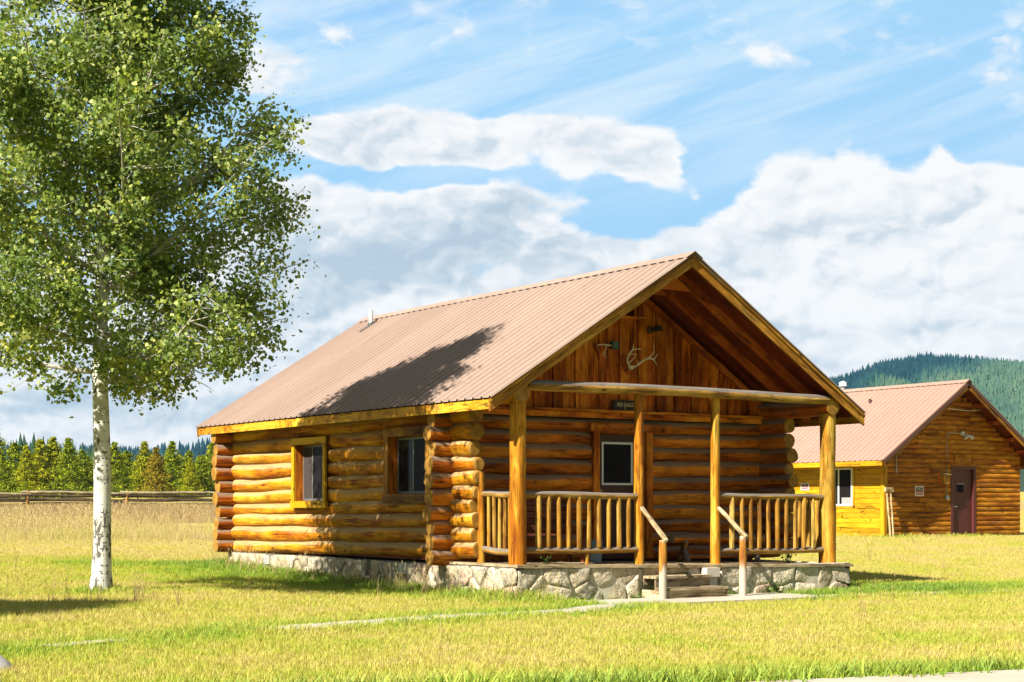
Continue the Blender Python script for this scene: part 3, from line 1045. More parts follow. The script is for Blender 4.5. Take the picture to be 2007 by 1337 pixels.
# fascia along the eaves
for sgn, lab in ((-1, None), (1, None)):
    mb = MB()
    xe = XM + sgn * (XM - XL - 0.005)
    mb.plank((xe, YB + 0.05, ZE - 0.085), (xe, 24.2, ZE - 0.085), 0.035, 0.15)
    mb.plank((xe, 24.203, ZE - 0.085), (xe, YE, ZE - 0.083), 0.035, 0.15)
    mb.build('fascia', W_FASC, RF)
def rake_board(mb, xa, za, xb, zb, h, y0, y1, mi=0):
    y0, y1 = min(y0, y1), max(y0, y1)
    P = [(xa, za), (xb, zb), (xb, zb - h), (xa, za - h)]
    ln = math.hypot(xb - xa, zb - za)
    rid = random.random() * 50
    Lq = [(rid, 0), (rid + ln, 0), (rid + ln, -h), (rid, -h)]
    Vv = [(p[0], y, p[1]) for y in (y0, y1) for p in P]
    Lc = [(l[0], l[1] + 0.3 * k, rid) for k in (0, 1) for l in Lq]
    fs = [(3, 2, 1, 0), (4, 5, 6, 7), (0, 1, 5, 4), (1, 2, 6, 5), (2, 3, 7, 6), (3, 0, 4, 7)]
    if xb < xa:
        fs = [f[::-1] for f in fs]
    mb.add(Vv, fs, Lc, mi)


# barge boards
for yb, s2 in ((YB + 0.02, 1), (YE - 0.02, -1)):
    for sgn in (-1, 1):
        mb = MB()
        xe = XM + sgn * (XM - XL + 0.03)
        off = 0.075
        rake_board(mb, XM + sgn * 0.002, ZR + 0.005, xe, roof_z(xe) + 0.005, 0.185, yb - 0.02, yb + 0.02)
        rake_board(mb, XM + sgn * 0.002, ZR + 0.012, xe, roof_z(xe) + 0.012, 0.05, yb - 0.021 * s2, yb - 0.042 * s2, 1)
        mb.build('barge_board', [W_TRIM, W_TRIM], RF)
# rafters under the overhang and inside
mb = MB()
for y in (20.45, 21.05):
    for sgn in (-1, 1):
        xe = XM + sgn * (XM - XL - 0.12)
        mb.plank((XM, y, ZR - 0.135), (xe, y, roof_z(xe) - 0.135), 0.045, 0.15)
    mb.add([(XM - 0.42, y + d1, ZR - 0.48) for d1 in (-0.04, 0.04)] + [(XM + 0.42, y + d1, ZR - 0.48) for d1 in (-0.04, 0.04)] + [(XM, y + d1, ZR - 0.2) for d1 in (-0.04, 0.04)],
           [(0, 2, 4), (1, 5, 3), (0, 1, 3, 2), (0, 4, 5, 1), (2, 3, 5, 4)], np.zeros((6, 3)) + y)
mb.build('rafters', W_DARK, RF)
# vent pipe
mb = MB()
mb.tube([(16.37, 29.88, 5.10), (16.37, 29.88, 5.46)], 0.042, 14, 0, 0)
vp = mb.build('vent_pipe', WHITE, RF)
mb = MB()
mb.tube([(16.37, 29.88, 5.09), (16.37, 29.88, 5.20)], [0.085, 0.052], 14, 0, 0)
mb.plank((16.10, 29.88, 4.998), (16.45, 29.88, 5.218), 0.24, 0.012)
mb.build('pipe_boot', DARKM, vp)

# --- windows
def side_window(w, trim, depth_mat, wide, panes, near_frame, split):
    y0, y1, z0, z1 = w
    mb = MB()
    t = wide
    xo = 13.275
    mb.box((xo - 0.02, y0 - 0.05, z1 - 0.01), (xo + 0.02, y1 + 0.05, z1 + t + 0.01))
    mb.box((xo - 0.03, y0 - 0.07, z0 - t - 0.02), (xo + 0.02, y1 + 0.07, z0))
    mb.box((xo - 0.02, y0 - 0.03, z0), (xo + 0.02, y0 + t - 0.03, z1 - 0.01), axis=2)
    mb.box((xo - 0.02, y1 - t + 0.03, z0), (xo + 0.02, y1 + 0.03, z1 - 0.01), axis=2)
    fr = mb.build('window_frame', trim, CAB)
    mb = MB()
    a, b = y0 + t - 0.03, y1 - t + 0.03
    mb.box((xo + 0.02, a - 0.03, z0 + 0.0), (xo + 0.27, a, z1 - 0.01), axis=2)
    mb.box((xo + 0.02, b, z0), (xo + 0.27, b + 0.03, z1 - 0.01), axis=2)
    mb.box((xo + 0.02, a, z0 - 0.03), (xo + 0.27, b, z0 + 0.005))
    mb.box((xo + 0.02, a, z1 - 0.015), (xo + 0.27, b, z1 + 0.02))
    mb.build('window_jamb', depth_mat, fr)
    xs_ = xo + 0.17
    ym = lerp(a, b, split)
    mb = MB()
    za, zb = z0 + 0.01, z1 - 0.02
    for (p, q) in ((a, ym + 0.015), (ym - 0.015, b)):
        xx = xs_ if p == a else xs_ + 0.02
        mb.box((xx - 0.012, p, za), (xx + 0.012, p + 0.035, zb))
        mb.box((xx - 0.012, q - 0.035, za), (xx + 0.012, q, zb))
        mb.box((xx - 0.011, p + 0.035, za), (xx + 0.011, q - 0.035, za + 0.04))
        mb.box((xx - 0.011, p + 0.035, zb - 0.04), (xx + 0.011, q - 0.035, zb))
    mb.build('window_sash', near_frame, fr)
    for (p, q, mt, xx) in ((a + 0.03, ym - 0.015, panes[0], xs_), (ym + 0.01, b - 0.03, panes[1], xs_ + 0.02)):
        mb = MB()
        mb.box((xx - 0.003, p, za + 0.03), (xx + 0.003, q, zb - 0.03), axis=2)
        mb.build('window_pane', mt, fr)
    return fr


SASH = flat('grey vinyl sash', (0.13, 0.125, 0.115), 0.5)
SASH2 = flat('blue grey sash', (0.16, 0.18, 0.19), 0.5)
side_window(WIN1, W_YEL, W_FRONT, 0.10, (GLASS, SCREEN), SASH, 0.64)['label'] = 'bright yellow frame of the far side window'
side_window(WIN2, W_TRIM, W_FRONT, 0.13, (GLASS, CURT), SASH2, 0.55)['label'] = 'brown frame of the near side window'

# --- door
mb = MB()
mb.box((DOOR[0] + 0.0, 21.80, 0.44), (DOOR[1], 21.85, 2.55), axis=2)
dr = mb.build('door', DOORM, CAB)
mb = MB()
gx0, gx1, gz0, gz1 = 16.37, 17.03, 1.69, 2.42
t = 0.035
mb.box((gx0, 21.775, gz0), (gx0 + t, 21.81, gz1), axis=2)
mb.box((gx1 - t, 21.775, gz0), (gx1, 21.81, gz1), axis=2)
mb.box((gx0 + t, 21.776, gz0), (gx1 - t, 21.81, gz0 + t))
mb.box((gx0 + t, 21.776, gz1 - t), (gx1 - t, 21.81, gz1))
mb.build('door_window_frame', WHITE, dr)
mb = MB()
mb.box((gx0 + t, 21.785, gz0 + t), (gx1 - t, 21.80, gz1 - t))
mb.build('door_glass', GLASS, dr)
mb = MB()
mb.box((16.26, 21.75, 1.50), (16.36, 21.80, 1.62))
mb.build('door_latch', flat('brass latch', (0.30, 0.20, 0.08), 0.4, metal=0.5), dr)
mb = MB()
mb.box((16.09, 21.63, 0.44), (16.22, 21.84, 2.60), axis=2)
mb.box((17.23, 21.63, 0.44), (17.36, 21.84, 2.60), axis=2)
mb.plank((16.0, 21.61, 2.655), (17.75, 21.61, 2.655), 0.05, 0.13)
mb.build('door_trim', W_FRONT, CAB)

# --- porch posts, beam, deck
def dz(x):
    return 0.455 - 0.0175 * (x - 13.5)


POSTS = [(13.51, 20.08, 0.128, 2.90, W_POST, 'stout left corner post with peeled golden face'),
         (15.83, 20.08, 0.078, 3.10, W_POST, 'slim post left of the steps'),
         (17.42, 20.08, 0.078, 3.10, W_POST, 'slim post right of the steps'),
         (19.97, 20.08, 0.142, 2.92, W_POST, 'stout right corner post')]
random.seed(21)
for (x, y, r, zt, mt, lb) in POSTS:
    mb = MB()
    mb.log((x, y, dz(x) - 0.01), (x, y, zt), r * 1.04, r * 0.96, seg=22, step=0.18, wob=0.06, bend=0.006, cap=1)
    mb.build('porch_post', [mt, E_LOG], CAB, label=lb)
mb = MB()
mb.log((13.62, 19.99, 3.17), (19.86, 19.99, 3.17), 0.088, 0.082, seg=20, step=0.25, wob=0.04, bend=0.012, capround=0.1)
mb.build('porch_beam', [W_RAIL, E_LOG], CAB)
mb = MB()
mb.log((13.50, 21.08, dz(13.5) - 0.005), (13.50, 21.08, 1.86), 0.062, 0.058, seg=16, wob=0.03)
mb.build('railing_post', [W_POST, E_LOG], CAB)


def empty_part(name, parent):
    o = bpy.data.objects.new(name, None)
    col.objects.link(o)
    o.parent = parent
    return o


def railing(a, b, zt, zb, bx, rr=0.052, br=0.047, name='porch_railing', mid=None):
    mb = MB()
    mb.log((a[0], a[1], zt[0]), (b[0], b[1], zt[1]), rr, rr * 0.95, seg=16, step=0.2, wob=0.05, bend=0.006, capround=0.3)
    o = empty_part(name, CAB)
    mb.build('top_rail', [W_RAIL, E_GREY], o)
    mb = MB()
    mb.log((a[0], a[1], zb[0]), (b[0], b[1], zb[1]), rr, rr * 1.02, seg=16, step=0.2, wob=0.05, bend=0.006, capround=0.3)
    mb.build('bottom_rail', [W_RAIL, E_GREY], o)
    if mid:
        mb = MB()
        mb.log((mid, a[1], dz(mid)), (mid, a[1], zb[0] - 0.03), 0.035, 0.033, seg=12)
        mb.build('support_block', [W_BAL, E_GREY], o)
    for t in bx:
        x, y = lerp(a[0], b[0], t), lerp(a[1], b[1], t)
        z0, z1 = lerp(zb[0], zb[1], t) + 0.045, lerp(zt[0], zt[1], t) - 0.035
        mb = MB()
        r = br * random.uniform(0.85, 1.05)
        mb.log((x + random.uniform(-.008, .008), y - 0.015, z0), (x + random.uniform(-.008, .008), y - 0.015, z1), r, r * random.uniform(0.8, 1.0), seg=14, step=0.09, wob=0.07, bend=0.006, capround=0.5)
        mb.build('baluster', [W_BAL, W_BAL], o)
    return o


bl = [(x - 13.62) / (15.77 - 13.62) for x in (13.87, 14.06, 14.25, 14.44, 14.63, 14.82, 15.02, 15.21, 15.41, 15.6)]
railing((13.62, 20.07), (15.77, 20.07), (1.51, 1.49), (0.66, 0.64), bl, mid=14.80)
bl = [(x - 17.50) / (19.86 - 17.50) for x in (17.76, 17.97, 18.17, 18.36, 18.57, 18.77, 18.97, 19.18, 19.38, 19.59)]
railing((17.50, 20.07), (19.86, 20.07), (1.50, 1.48), (0.585, 0.575), bl)
railing((13.51, 20.18), (13.51, 21.04), (1.50, 1.52), (0.62, 0.66), (0.14, 0.30, 0.47, 0.64, 0.82), br=0.036)
railing((19.98, 20.2), (19.98, 20.95), (1.48, 1.48), (0.575, 0.575), (0.2, 0.5, 0.8), br=0.04)

mb = MB()
random.seed(31)
x = 13.3
while x < 20.2:
    x2 = min(x + 0.14, 20.22)
    xm_ = (x + x2) / 2
    z = dz(xm_)
    mb.plank((xm_, 19.79 + random.uniform(-0.004, 0.004), z - 0.02), (xm_, 21.72, z - 0.02), x2 - x - 0.006, 0.035)
    x = x2
# long edge board
mb.plank((13.28, 19.765, dz(13.28) - 0.022), (15.62, 19.765, dz(15.62) - 0.022), 0.06, 0.045)
mb.plank((15.625, 19.765, dz(15.62) - 0.025), (17.30, 19.765, dz(17.3) - 0.025), 0.06, 0.045)
mb.plank((17.305, 19.765, dz(17.3) - 0.022), (20.24, 19.765, dz(20.24) - 0.022), 0.06, 0.045)
mb.build('porch_deck', W_DECK, CAB)

# --- stone foundation
def clip(poly, px, py, nx_, ny_):
    out = []
    m_ = len(poly)
    for i in range(m_):
        a, b = poly[i], poly[(i + 1) % m_]
        da = (a[0] - px) * nx_ + (a[1] - py) * ny_
        db = (b[0] - px) * nx_ + (b[1] - py) * ny_
        if da <= 0:
            out.append(a)
        if (da < 0 < db) or (db < 0 < da):
            t = da / (da - db)
            out.append((a[0] + (b[0] - a[0]) * t, a[1] + (b[1] - a[1]) * t))
    return out


def stones(mb, org, ux, uz, nrm, w, h, size=0.32, seed=1, dep=0.030, mm=1, gp=1.0):
    """rubble facing: irregular stones over a mortar bed, on the plane org + a*ux + b*uz"""
    r = random.Random(seed)
    org, ux, uz, nrm = (np.array(t_, float) for t_ in (org, ux, uz, nrm))
    pts = []
    nx_, nz_ = max(1, round(w / size)), max(1, round(h / (size * 0.62)))
    for i in range(nx_):
        for j in range(nz_):
            pts.append(((i + 0.5 + r.uniform(-.42, .42) + (0.25 if j % 2 else -0.25)) * w / nx_, (j + 0.5 + r.uniform(-.4, .4)) * h / nz_))
    flip = np.cross(ux, uz) @ nrm < 0
    q = [(0, 0), (w, 0), (w, h), (0, h)]
    Vv = [org + ux * a + uz * b for a, b in q] + [org + ux * a + uz * b - nrm * 0.12 for a, b in q]
    fs = [(0, 1, 2, 3), (4, 7, 6, 5), (0, 4, 5, 1), (1, 5, 6, 2), (2, 6, 7, 3), (3, 7, 4, 0)]
    mb.add(Vv, [f[::-1] for f in fs] if flip else fs, Vv, mm)
    for i, (px, py) in enumerate(pts):
        poly = [(0.0, 0.0), (w, 0.0), (w, h), (0.0, h)]
        for k, (qx, qy) in enumerate(pts):
            if k == i or abs(qx - px) > size * 3:
                continue
            d = math.hypot(qx - px, qy - py)
            if d < 1e-6:
                continue
            poly = clip(poly, (px + qx) / 2, (py + qy) / 2, (qx - px) / d, (qy - py) / d)
            if len(poly) < 3:
                break
        if len(poly) < 3:
            continue
        P = np.array(poly)
        c = P.mean(0)
        # resample the outline, inset it, roughen it
        seg = np.roll(P, -1, 0) - P
        ln = np.hypot(seg[:, 0], seg[:, 1])
        tot = ln.sum()
        if tot < 0.25:
            continue
        m_ = 22
        cum = np.concatenate([[0], np.cumsum(ln)])
        out = []
        for t_ in np.linspace(0, tot, m_, endpoint=False):
            s_ = min(int(np.searchsorted(cum, t_, 'right') - 1), len(P) - 1)
            out.append(P[s_] + seg[s_] * ((t_ - cum[s_]) / max(ln[s_], 1e-9)))
        out = np.array(out)
        out = 0.72 * out + 0.14 * (np.roll(out, 1, 0) + np.roll(out, -1, 0))
        d = out - c
        rad = np.hypot(d[:, 0], d[:, 1])
        gap = r.uniform(0.002, 0.016) * gp
        ph = r.uniform(0, 9)
        rings = []
        dd = dep * r.uniform(0.25, 1.15)
        tilt = (r.uniform(-.12, .12), r.uniform(-.15, .15))
        for (fr_, hh) in ((1.0, 0.0), (0.975, 0.65), (0.90, 0.95), (0.5, 1.08), (0.0, 1.0)):
            rr = np.maximum(rad - gap, 0.01) * fr_ * (1 + 0.04 * np.sin(np.arange(m_) * 1.7 + ph))
            pp = c + d / rad[:, None] * rr[:, None]
            hz = dd * hh * (1 + 0.25 * np.sin(pp[:, 0] * 23 + ph) * np.cos(pp[:, 1] * 27 + ph)) + (tilt[0] * (pp[:, 0] - c[0]) + tilt[1] * (pp[:, 1] - c[1])) * (hh > 0)
            if hh == 0:
                hz = np.full(m_, -0.01)
            rings.append((pp, hz))
            if fr_ == 0.0:
                rings[-1] = (pp[:1], hz[:1])
        Vv = []
        for pp, hz in rings:
            for p_, z_ in zip(pp, hz):
                Vv.append(org + ux * p_[0] + uz * p_[1] + nrm * z_)
        fs = []
        for k in range(3):
            for a in range(m_):
                b = (a + 1) % m_
                fs.append((k * m_ + a, k * m_ + b, (k + 1) * m_ + b, (k + 1) * m_ + a))
        for a in range(m_):
            fs.append((3 * m_ + a, 3 * m_ + (a + 1) % m_, 4 * m_))
        if flip:
            fs = [f[::-1] for f in fs]
        sid = r.random() * 100
        mb.add(Vv, fs, [(v_[0], v_[2], sid) for v_ in Vv], 0, True)


mb = MB()
ZB = -0.35
stones(mb, (13.30, 19.78, ZB), (0, 1, 0), (0, 0, 1), (-1, 0, 0), 10.5, 0.41 - ZB, 0.42, 2, dep=0.045, mm=2, gp=1.3)
stones(mb, (13.30, 19.78, ZB), (1, 0, 0), (0, 0, 1), (0, -1, 0), 2.28, 0.41 - ZB, 0.44, 3)
stones(mb, (17.22, 19.78, ZB), (1, 0, 0), (0, 0, 1), (0, -1, 0), 2.98, 0.36 - ZB, 0.46, 14, dep=0.034)
stones(mb, (20.20, 19.78, ZB), (0, 1, 0), (0, 0, 1), (1, 0, 0), 10.5, 0.35 - ZB, 0.40, 5)
stones(mb, (13.30, 30.28, ZB), (1, 0, 0), (0, 0, 1), (0, 1, 0), 6.9, 0.38 - ZB, 0.4, 6)
mb.box((15.60, 19.80, ZB), (17.22, 19.9, 0.355), 1)
mb.build('stone_foundation', [STONE, MORT, MORT2], CAB)

for (yv, zv) in ((28.35, 0.30), (23.08, 0.30)):
    mb = MB()
    mb.box((13.235, yv - 0.11, zv - 0.08), (13.29, yv + 0.11, zv + 0.08))
    for q in range(5):
        mb.box((13.228, yv - 0.09, zv - 0.06 + q * 0.028), (13.236, yv + 0.09, zv - 0.048 + q * 0.028), 1)
    mb.build('foundation_vent', [PLAST, GREYM], CAB)

# --- steps and handrails
mb = MB()
mb.box((15.66, 19.12, 0.035), (16.86, 19.45, 0.075))
mb.box((15.66, 19.43, 0.205), (16.80, 19.76, 0.245))
mb.box((15.68, 19.15, -0.12), (16.83, 19.18, 0.033))
mb.box((15.68, 19.47, -0.1), (16.78, 19.50, 0.203))
mb.box((15.68, 19.77, 0.1), (16.60, 19.79, 0.375))
mb.box((15.64, 19.14, -0.12), (15.66, 19.79, 0.03))
mb.box((16.84, 19.14, -0.12), (16.865, 19.79, 0.03))
mb.build('porch_steps', W_DECK, CAB)
mb = MB()
mb.box((16.85, 19.62, 0.20), (17.12, 19.77, 0.345))
mb.box((16.90, 19.66, -0.12), (17.10, 19.78, 0.198))
mb.build('step_block', flat('whitewashed block', (0.52, 0.47, 0.38), 0.9), CAB)


def steppost(xb, xt, ptop, zt, zb):
    m, nt = newmat('stained step post')
    return m


def postfade():
    m, nt = newmat('weathered step post')
    lc = N(nt, 'ShaderNodeAttribute', attribute_name='lc', out=1)
    g = N(nt, 'ShaderNodeTexCoord', out=3)
    z = N(nt, 'ShaderNodeSeparateXYZ', {0: g}, out=2)
    n2 = noise(nt, mapv(nt, lc, (3, 60, 1)), 1.0, 4, 0.6, 0.5)
    n1 = noise(nt, mapv(nt, lc, (1.4, 12, 1)), 1.0, 4, 0.6, 0.5)
    st = ramp(nt, n1, [(0.38, (0.22, 0.07, 0.008)), (0.55, (0.42, 0.19, 0.02)), (0.7, (0.5, 0.36, 0.12))])
    bl_ = mixc(nt, n2, (0.36, 0.28, 0.19), (0.56, 0.50, 0.40))
    f = sstep(nt, M(nt, 'ADD', z, M(nt, 'MULTIPLY_ADD', n1, 0.8, -0.4)), 0.25, 0.42)
    c = mixc(nt, f, bl_, st)
    f2 = sstep(nt, M(nt, 'ADD', z, M(nt, 'MULTIPLY_ADD', n1, 0.3, -0.15)), 0.76, 0.84)
    c = mixc(nt, f2, c, bl_)
    finish(nt, c, 0.75, n2, 0.4, 0.01, 0.2)
    return m


PF = postfade()
for (xp, zt, xq) in ((15.56, 0.80, 15.83), (17.19, 0.845, 17.42)):
    mb = MB()
    mb.log((xp, 19.15, -0.14), (xp, 19.15, zt), 0.062, 0.058, seg=16, step=0.15, wob=0.05, bend=0.004, capround=0.2)
    hp = mb.build('handrail_post', [PF, W_BLEACH], CAB)
    mb = MB()
    mb.log((xq - 0.0, 20.0, 1.30), (xp + 0.0, 19.07, zt + 0.005), 0.036, 0.04, seg=14, step=0.15, wob=0.04, bend=0.005, capround=0.4)
    mb.build('handrail', [W_BLEACH, W_BLEACH], hp)


# ================================================================== things on the cabin
def text_mesh(name, s, size, ext, mat, loc, rot, parent, sx=1.0):
    cu = bpy.data.curves.new(name, 'FONT')
    cu.body = s
    cu.size = size
    cu.extrude = ext
    cu.align_x = 'CENTER'
    cu.align_y = 'CENTER'
    ob = bpy.data.objects.new('tmp', cu)
    col.objects.link(ob)
    bpy.context.view_layer.update()
    me = bpy.data.meshes.new_from_object(ob.evaluated_get(bpy.context.evaluated_depsgraph_get()))
    bpy.data.objects.remove(ob)
    me.materials.clear()
    me.materials.append(mat)
    o = bpy.data.objects.new(name, me)
    col.objects.link(o)
    o.parent = parent
    org = Vector(root_of(parent).location) if parent else Vector((0, 0, 0))
    o.location = Vector(loc) - org
    o.rotation_euler = rot
    o.scale = (sx, 1, 1)
    return o


mb = MB()
mb.box((16.47, 21.585, 2.955), (16.97, 21.615, 3.125))
sg = mb.build('name_sign', BLACKM, None, 'small dark board lettered RED EAGLE above the cabin door', 'sign')
text_mesh('lettering', 'RED EAGLE', 0.090, 0.004, CREAM, (16.72, 21.58, 3.045), (R_(90), 0, 0), sg, 0.78)
mb = MB()
mb.box((16.71, 21.578, 2.96), (16.718, 21.584, 3.01))
mb.build('sign_mark', CREAM, sg)

# antlers on a plaque
AN = empty('antler_trophy', (16.86, 21.66, 3.6), 'pale deer antlers on a brown shield plaque above the porch beam', 'trophy')
mb = MB()
sh = [(0, -0.17), (0.07, -0.12), (0.13, -0.02), (0.14, 0.10), (0.10, 0.15), (0.04, 0.17), (-0.04, 0.17), (-0.10, 0.15), (-0.14, 0.10), (-0.13, -0.02), (-0.07, -0.12)]
cx_, cz_ = 16.84, 3.74
Vv = [(cx_ + a, 21.64, cz_ + b) for a, b in sh] + [(cx_ + a, 21.67, cz_ + b) for a, b in sh]
m_ = len(sh)
mb.add(Vv, [tuple(range(m_)), tuple(range(m_, 2 * m_))[::-1]] + [(i, i + m_, (i + 1) % m_ + m_, (i + 1) % m_) for i in range(m_)], Vv)
mb.build('plaque', W_DARK, AN)


def spline(P, n=24):
    P = np.array(P, float)
    t = np.linspace(0, len(P) - 1, n)
    out = []
    for u in t:
        i = min(int(u), len(P) - 2)
        f = u - i
        p0, p1, p2, p3 = P[max(i - 1, 0)], P[i], P[i + 1], P[min(i + 2, len(P) - 1)]
        out.append(0.5 * ((2 * p1) + (-p0 + p2) * f + (2 * p0 - 5 * p1 + 4 * p2 - p3) * f * f + (-p0 + 3 * p1 - 3 * p2 + p3) * f ** 3))
    return np.array(out)


def antler(main, tines):
    mb = MB()
    P = spline(main, 26)
    mb.tube(P, np.interp(np.arange(26), [0, 4, 18, 25], [0.021, 0.018, 0.014, 0.004]), 8, 0, 0, wob=0.1)
    for t_ in tines:
        Q = spline(t_, 10)
        mb.tube(Q, np.linspace(0.013, 0.003, 10), 7, 0, 0)
    return mb


a1 = antler([(16.86, 21.62, 3.70), (16.78, 21.56, 3.72), (16.70, 21.50, 3.79), (16.69, 21.45, 3.88), (16.75, 21.40, 3.97), (16.90, 21.36, 3.985)],
            [[(16.745, 21.42, 3.965), (16.75, 21.40, 4.02), (16.752, 21.40, 4.07)], [(16.69, 21.5, 3.84), (16.75, 21.45, 3.90), (16.86, 21.42, 3.89)], [(16.78, 21.56, 3.76), (16.83, 21.5, 3.83), (16.87, 21.47, 3.90)]])
a1.build('antler', ANTL, AN)
a2 = antler([(16.88, 21.62, 3.70), (16.93, 21.55, 3.715), (17.0, 21.48, 3.79), (17.08, 21.42, 3.84), (17.17, 21.38, 3.82), (17.23, 21.36, 3.72)],
            [[(17.08, 21.42, 3.84), (17.13, 21.38, 3.90), (17.17, 21.36, 3.98), (17.155, 21.36, 4.07)], [(17.17, 21.38, 3.82), (17.21, 21.36, 3.88), (17.225, 21.35, 3.93)], [(16.95, 21.53, 3.74), (16.90, 21.47, 3.78), (16.86, 21.45, 3.80)]])
a2.build('antler', ANTL, AN)
mb = MB()
mb.tube([(16.87, 21.65, 3.70), (16.87, 21.58, 3.69)], [0.05, 0.035], 12, 0, 0)
mb.build('skull_plate', ANTL, AN)

# bracket lamp left and lamp right of the antlers, green box
t0 = empty('antler_hook', (16.30, 21.64, 3.8), 'small forked antler rack nailed on the gable boards left of the green box', 'antler')
mb = MB()
mb.tube(spline([(16.14, 21.6, 4.03), (16.25, 21.58, 4.045), (16.34, 21.57, 4.04), (16.43, 21.6, 4.04)], 10), 0.012, 8, 0, 0)
mb.build('bar', ANTL, t0)
mb = MB()
mb.tube(spline([(16.33, 21.59, 4.03), (16.29, 21.57, 3.96), (16.23, 21.56, 3.86)], 10), np.linspace(0.014, 0.006, 10), 8, 0, 0)
mb.tube(spline([(16.29, 21.59, 3.95), (16.28, 21.57, 3.88), (16.30, 21.56, 3.82)], 8), np.linspace(0.010, 0.004, 8), 8, 0, 0)
mb.build('tine', ANTL, t0)
mb = MB()
Vv = [(16.12, 21.63, 4.05), (16.28, 21.63, 4.05), (16.21, 21.63, 3.84), (16.12, 21.66, 4.05), (16.28, 21.66, 4.05), (16.21, 21.66, 3.84)]
mb.add(Vv, [(0, 2, 1), (3, 4, 5), (0, 1, 4, 3), (1, 2, 5, 4), (2, 0, 3, 5)], Vv)
mb.build('backing', W_DARK, t0)
gb = empty('junction_box', (16.53, 21.62, 4.0), 'small green square box fixed on the gable boards', 'box')
mb = MB()
mb.box((16.46, 21.60, 3.985), (16.60, 21.67, 4.115))
mb.build('body', GREENB, gb, bevel=0.006)
mb = MB()
mb.box((16.49, 21.592, 4.01), (16.57, 21.598, 4.09))
mb.build('cover', flat('green cover', (0.09, 0.15, 0.11), 0.4), gb, bevel=0.002)
pl = empty('porch_lamp', (17.36, 21.6, 4.3), 'dark wall lamp high on the gable, right of the antlers', 'lamp')
mb = MB()
mb.tube([(17.30, 21.66, 4.35), (17.30, 21.60, 4.35)], 0.06, 14, 0, 0)
mb.tube(spline([(17.30, 21.6, 4.36), (17.36, 21.50, 4.38), (17.42, 21.45, 4.36)], 8), 0.012, 8, 0, 0)
mb.build('bracket', flat('rusty metal', (0.10, 0.05, 0.03), 0.7), pl)
mb = MB()
mb.tube([(17.36, 21.5, 4.44), (17.36, 21.5, 4.40), (17.36, 21.5, 4.33)], [0.02, 0.07, 0.10], 16, 0, 0)
mb.build('shade', flat('dark lamp metal', (0.06, 0.04, 0.03), 0.6), pl)

# red slatted bench behind the left railing
BN = empty('slatted_bench', (14.75, 21.2, dz(14.7)), 'dull red slatted bench against the porch wall behind the left railing', 'bench')
zf = dz(14.8)
mb = MB()
for k in range(4):
    mb.plank((14.0, 20.98 + k * 0.115, 0.875), (15.52, 20.98 + k * 0.115, 0.875), 0.10, 0.03)
mb.build('seat', W_RED, BN)
mb = MB()
for k in range(5):
    z = 0.98 + k * 0.105
    mb.plank((14.0, 21.45 + k * 0.012, z), (15.52, 21.45 + k * 0.012, z), 0.025, 0.09)
mb.build('backrest', W_RED, BN)
for (x, y) in ((14.1, 21.0), (15.42, 21.0), (14.1, 21.4), (15.42, 21.4)):
    mb = MB()
    mb.box((x - 0.03, y - 0.03, dz(x)), (x + 0.03, y + 0.03, 0.858 if y < 21.2 else 1.45), axis=2)
    mb.build('leg', W_RED, BN)
# log bench behind the right railing
LB = empty('log_bench', (18.3, 21.0, dz(18.3)), 'half-log bench on crossed legs right of the door', 'bench')
mb = MB()
mb.log((17.25, 21.0, 0.78), (19.35, 21.0, 0.76), 0.10, 0.095, seg=18, wob=0.05, squash=0.75, capround=0.05)
mb.build('seat', [W_FRONT, E_GREY], LB)
for x in (17.52, 19.1):
    for s_ in (-1, 1):
        mb = MB()
        mb.log((x + 0.07 * s_, 21.0 + 0.2 * s_, dz(x)), (x - 0.05 * s_, 21.0 - 0.12 * s_, 0.74), 0.05, 0.042, seg=12, wob=0.05)
        mb.build('leg', [W_RAIL, E_GREY], LB)
mb = MB()
mb.log((17.45, 21.0, 0.47), (19.15, 21.0, 0.46), 0.035, 0.03, seg=12)
mb.build('stretcher', [W_FRONT, E_GREY], LB)
# bucket
BK = empty('bucket', (15.62, 20.95, dz(15.6)), 'tall blue-grey bucket standing between bench and door', 'bucket')
mb = MB()
mb.tube([(15.62, 20.95, dz(15.6)), (15.62, 20.95, dz(15.6) + 0.36), (15.62, 20.95, dz(15.6) + 0.37), (15.62, 20.95, dz(15.6) + 0.34)], [0.095, 0.12, 0.112, 0.10], 20, 0, None)
mb.tube([(15.62, 20.95, dz(15.6)), (15.62, 20.95, dz(15.6) + 0.3)], [0.093, 0.1], 20, 0, 0)
mb.build('body', BUCK, BK)
mb = MB()
a_ = np.linspace(0, math.pi, 12)
mb.tube([(15.62 + 0.12 * math.cos(a), 20.95 - 0.05 * math.sin(a), dz(15.6) + 0.355 - 0.10 * math.sin(a)) for a in a_], 0.004, 6, 0, 0)
mb.build('handle', GREYM, BK)


# small leafy plants
LEAFG = None


def leafmat(name, stops, tr=0.35, pos_noise=0.5, sp=0.25):
    m, nt = newmat(name)
    a = N(nt, 'ShaderNodeAttribute', attribute_name='lv', out=2)
    g = N(nt, 'ShaderNodeTexCoord', out=3)
    n = noise(nt, g, 1.1, 3)
    f = M(nt, 'ADD', M(nt, 'MULTIPLY', a, 1 - pos_noise), M(nt, 'MULTIPLY', n, pos_noise))
    c = ramp(nt, f, stops)
    tc = mixc(nt, 1.0, c, (1.3, 1.35, 0.7), 'MULTIPLY')
    finish(nt, c, 0.5 if tr > 0.2 else 0.9, None, spec=sp if tr > 0.2 else 0.0, extra=tr, trans=tc)
    return m


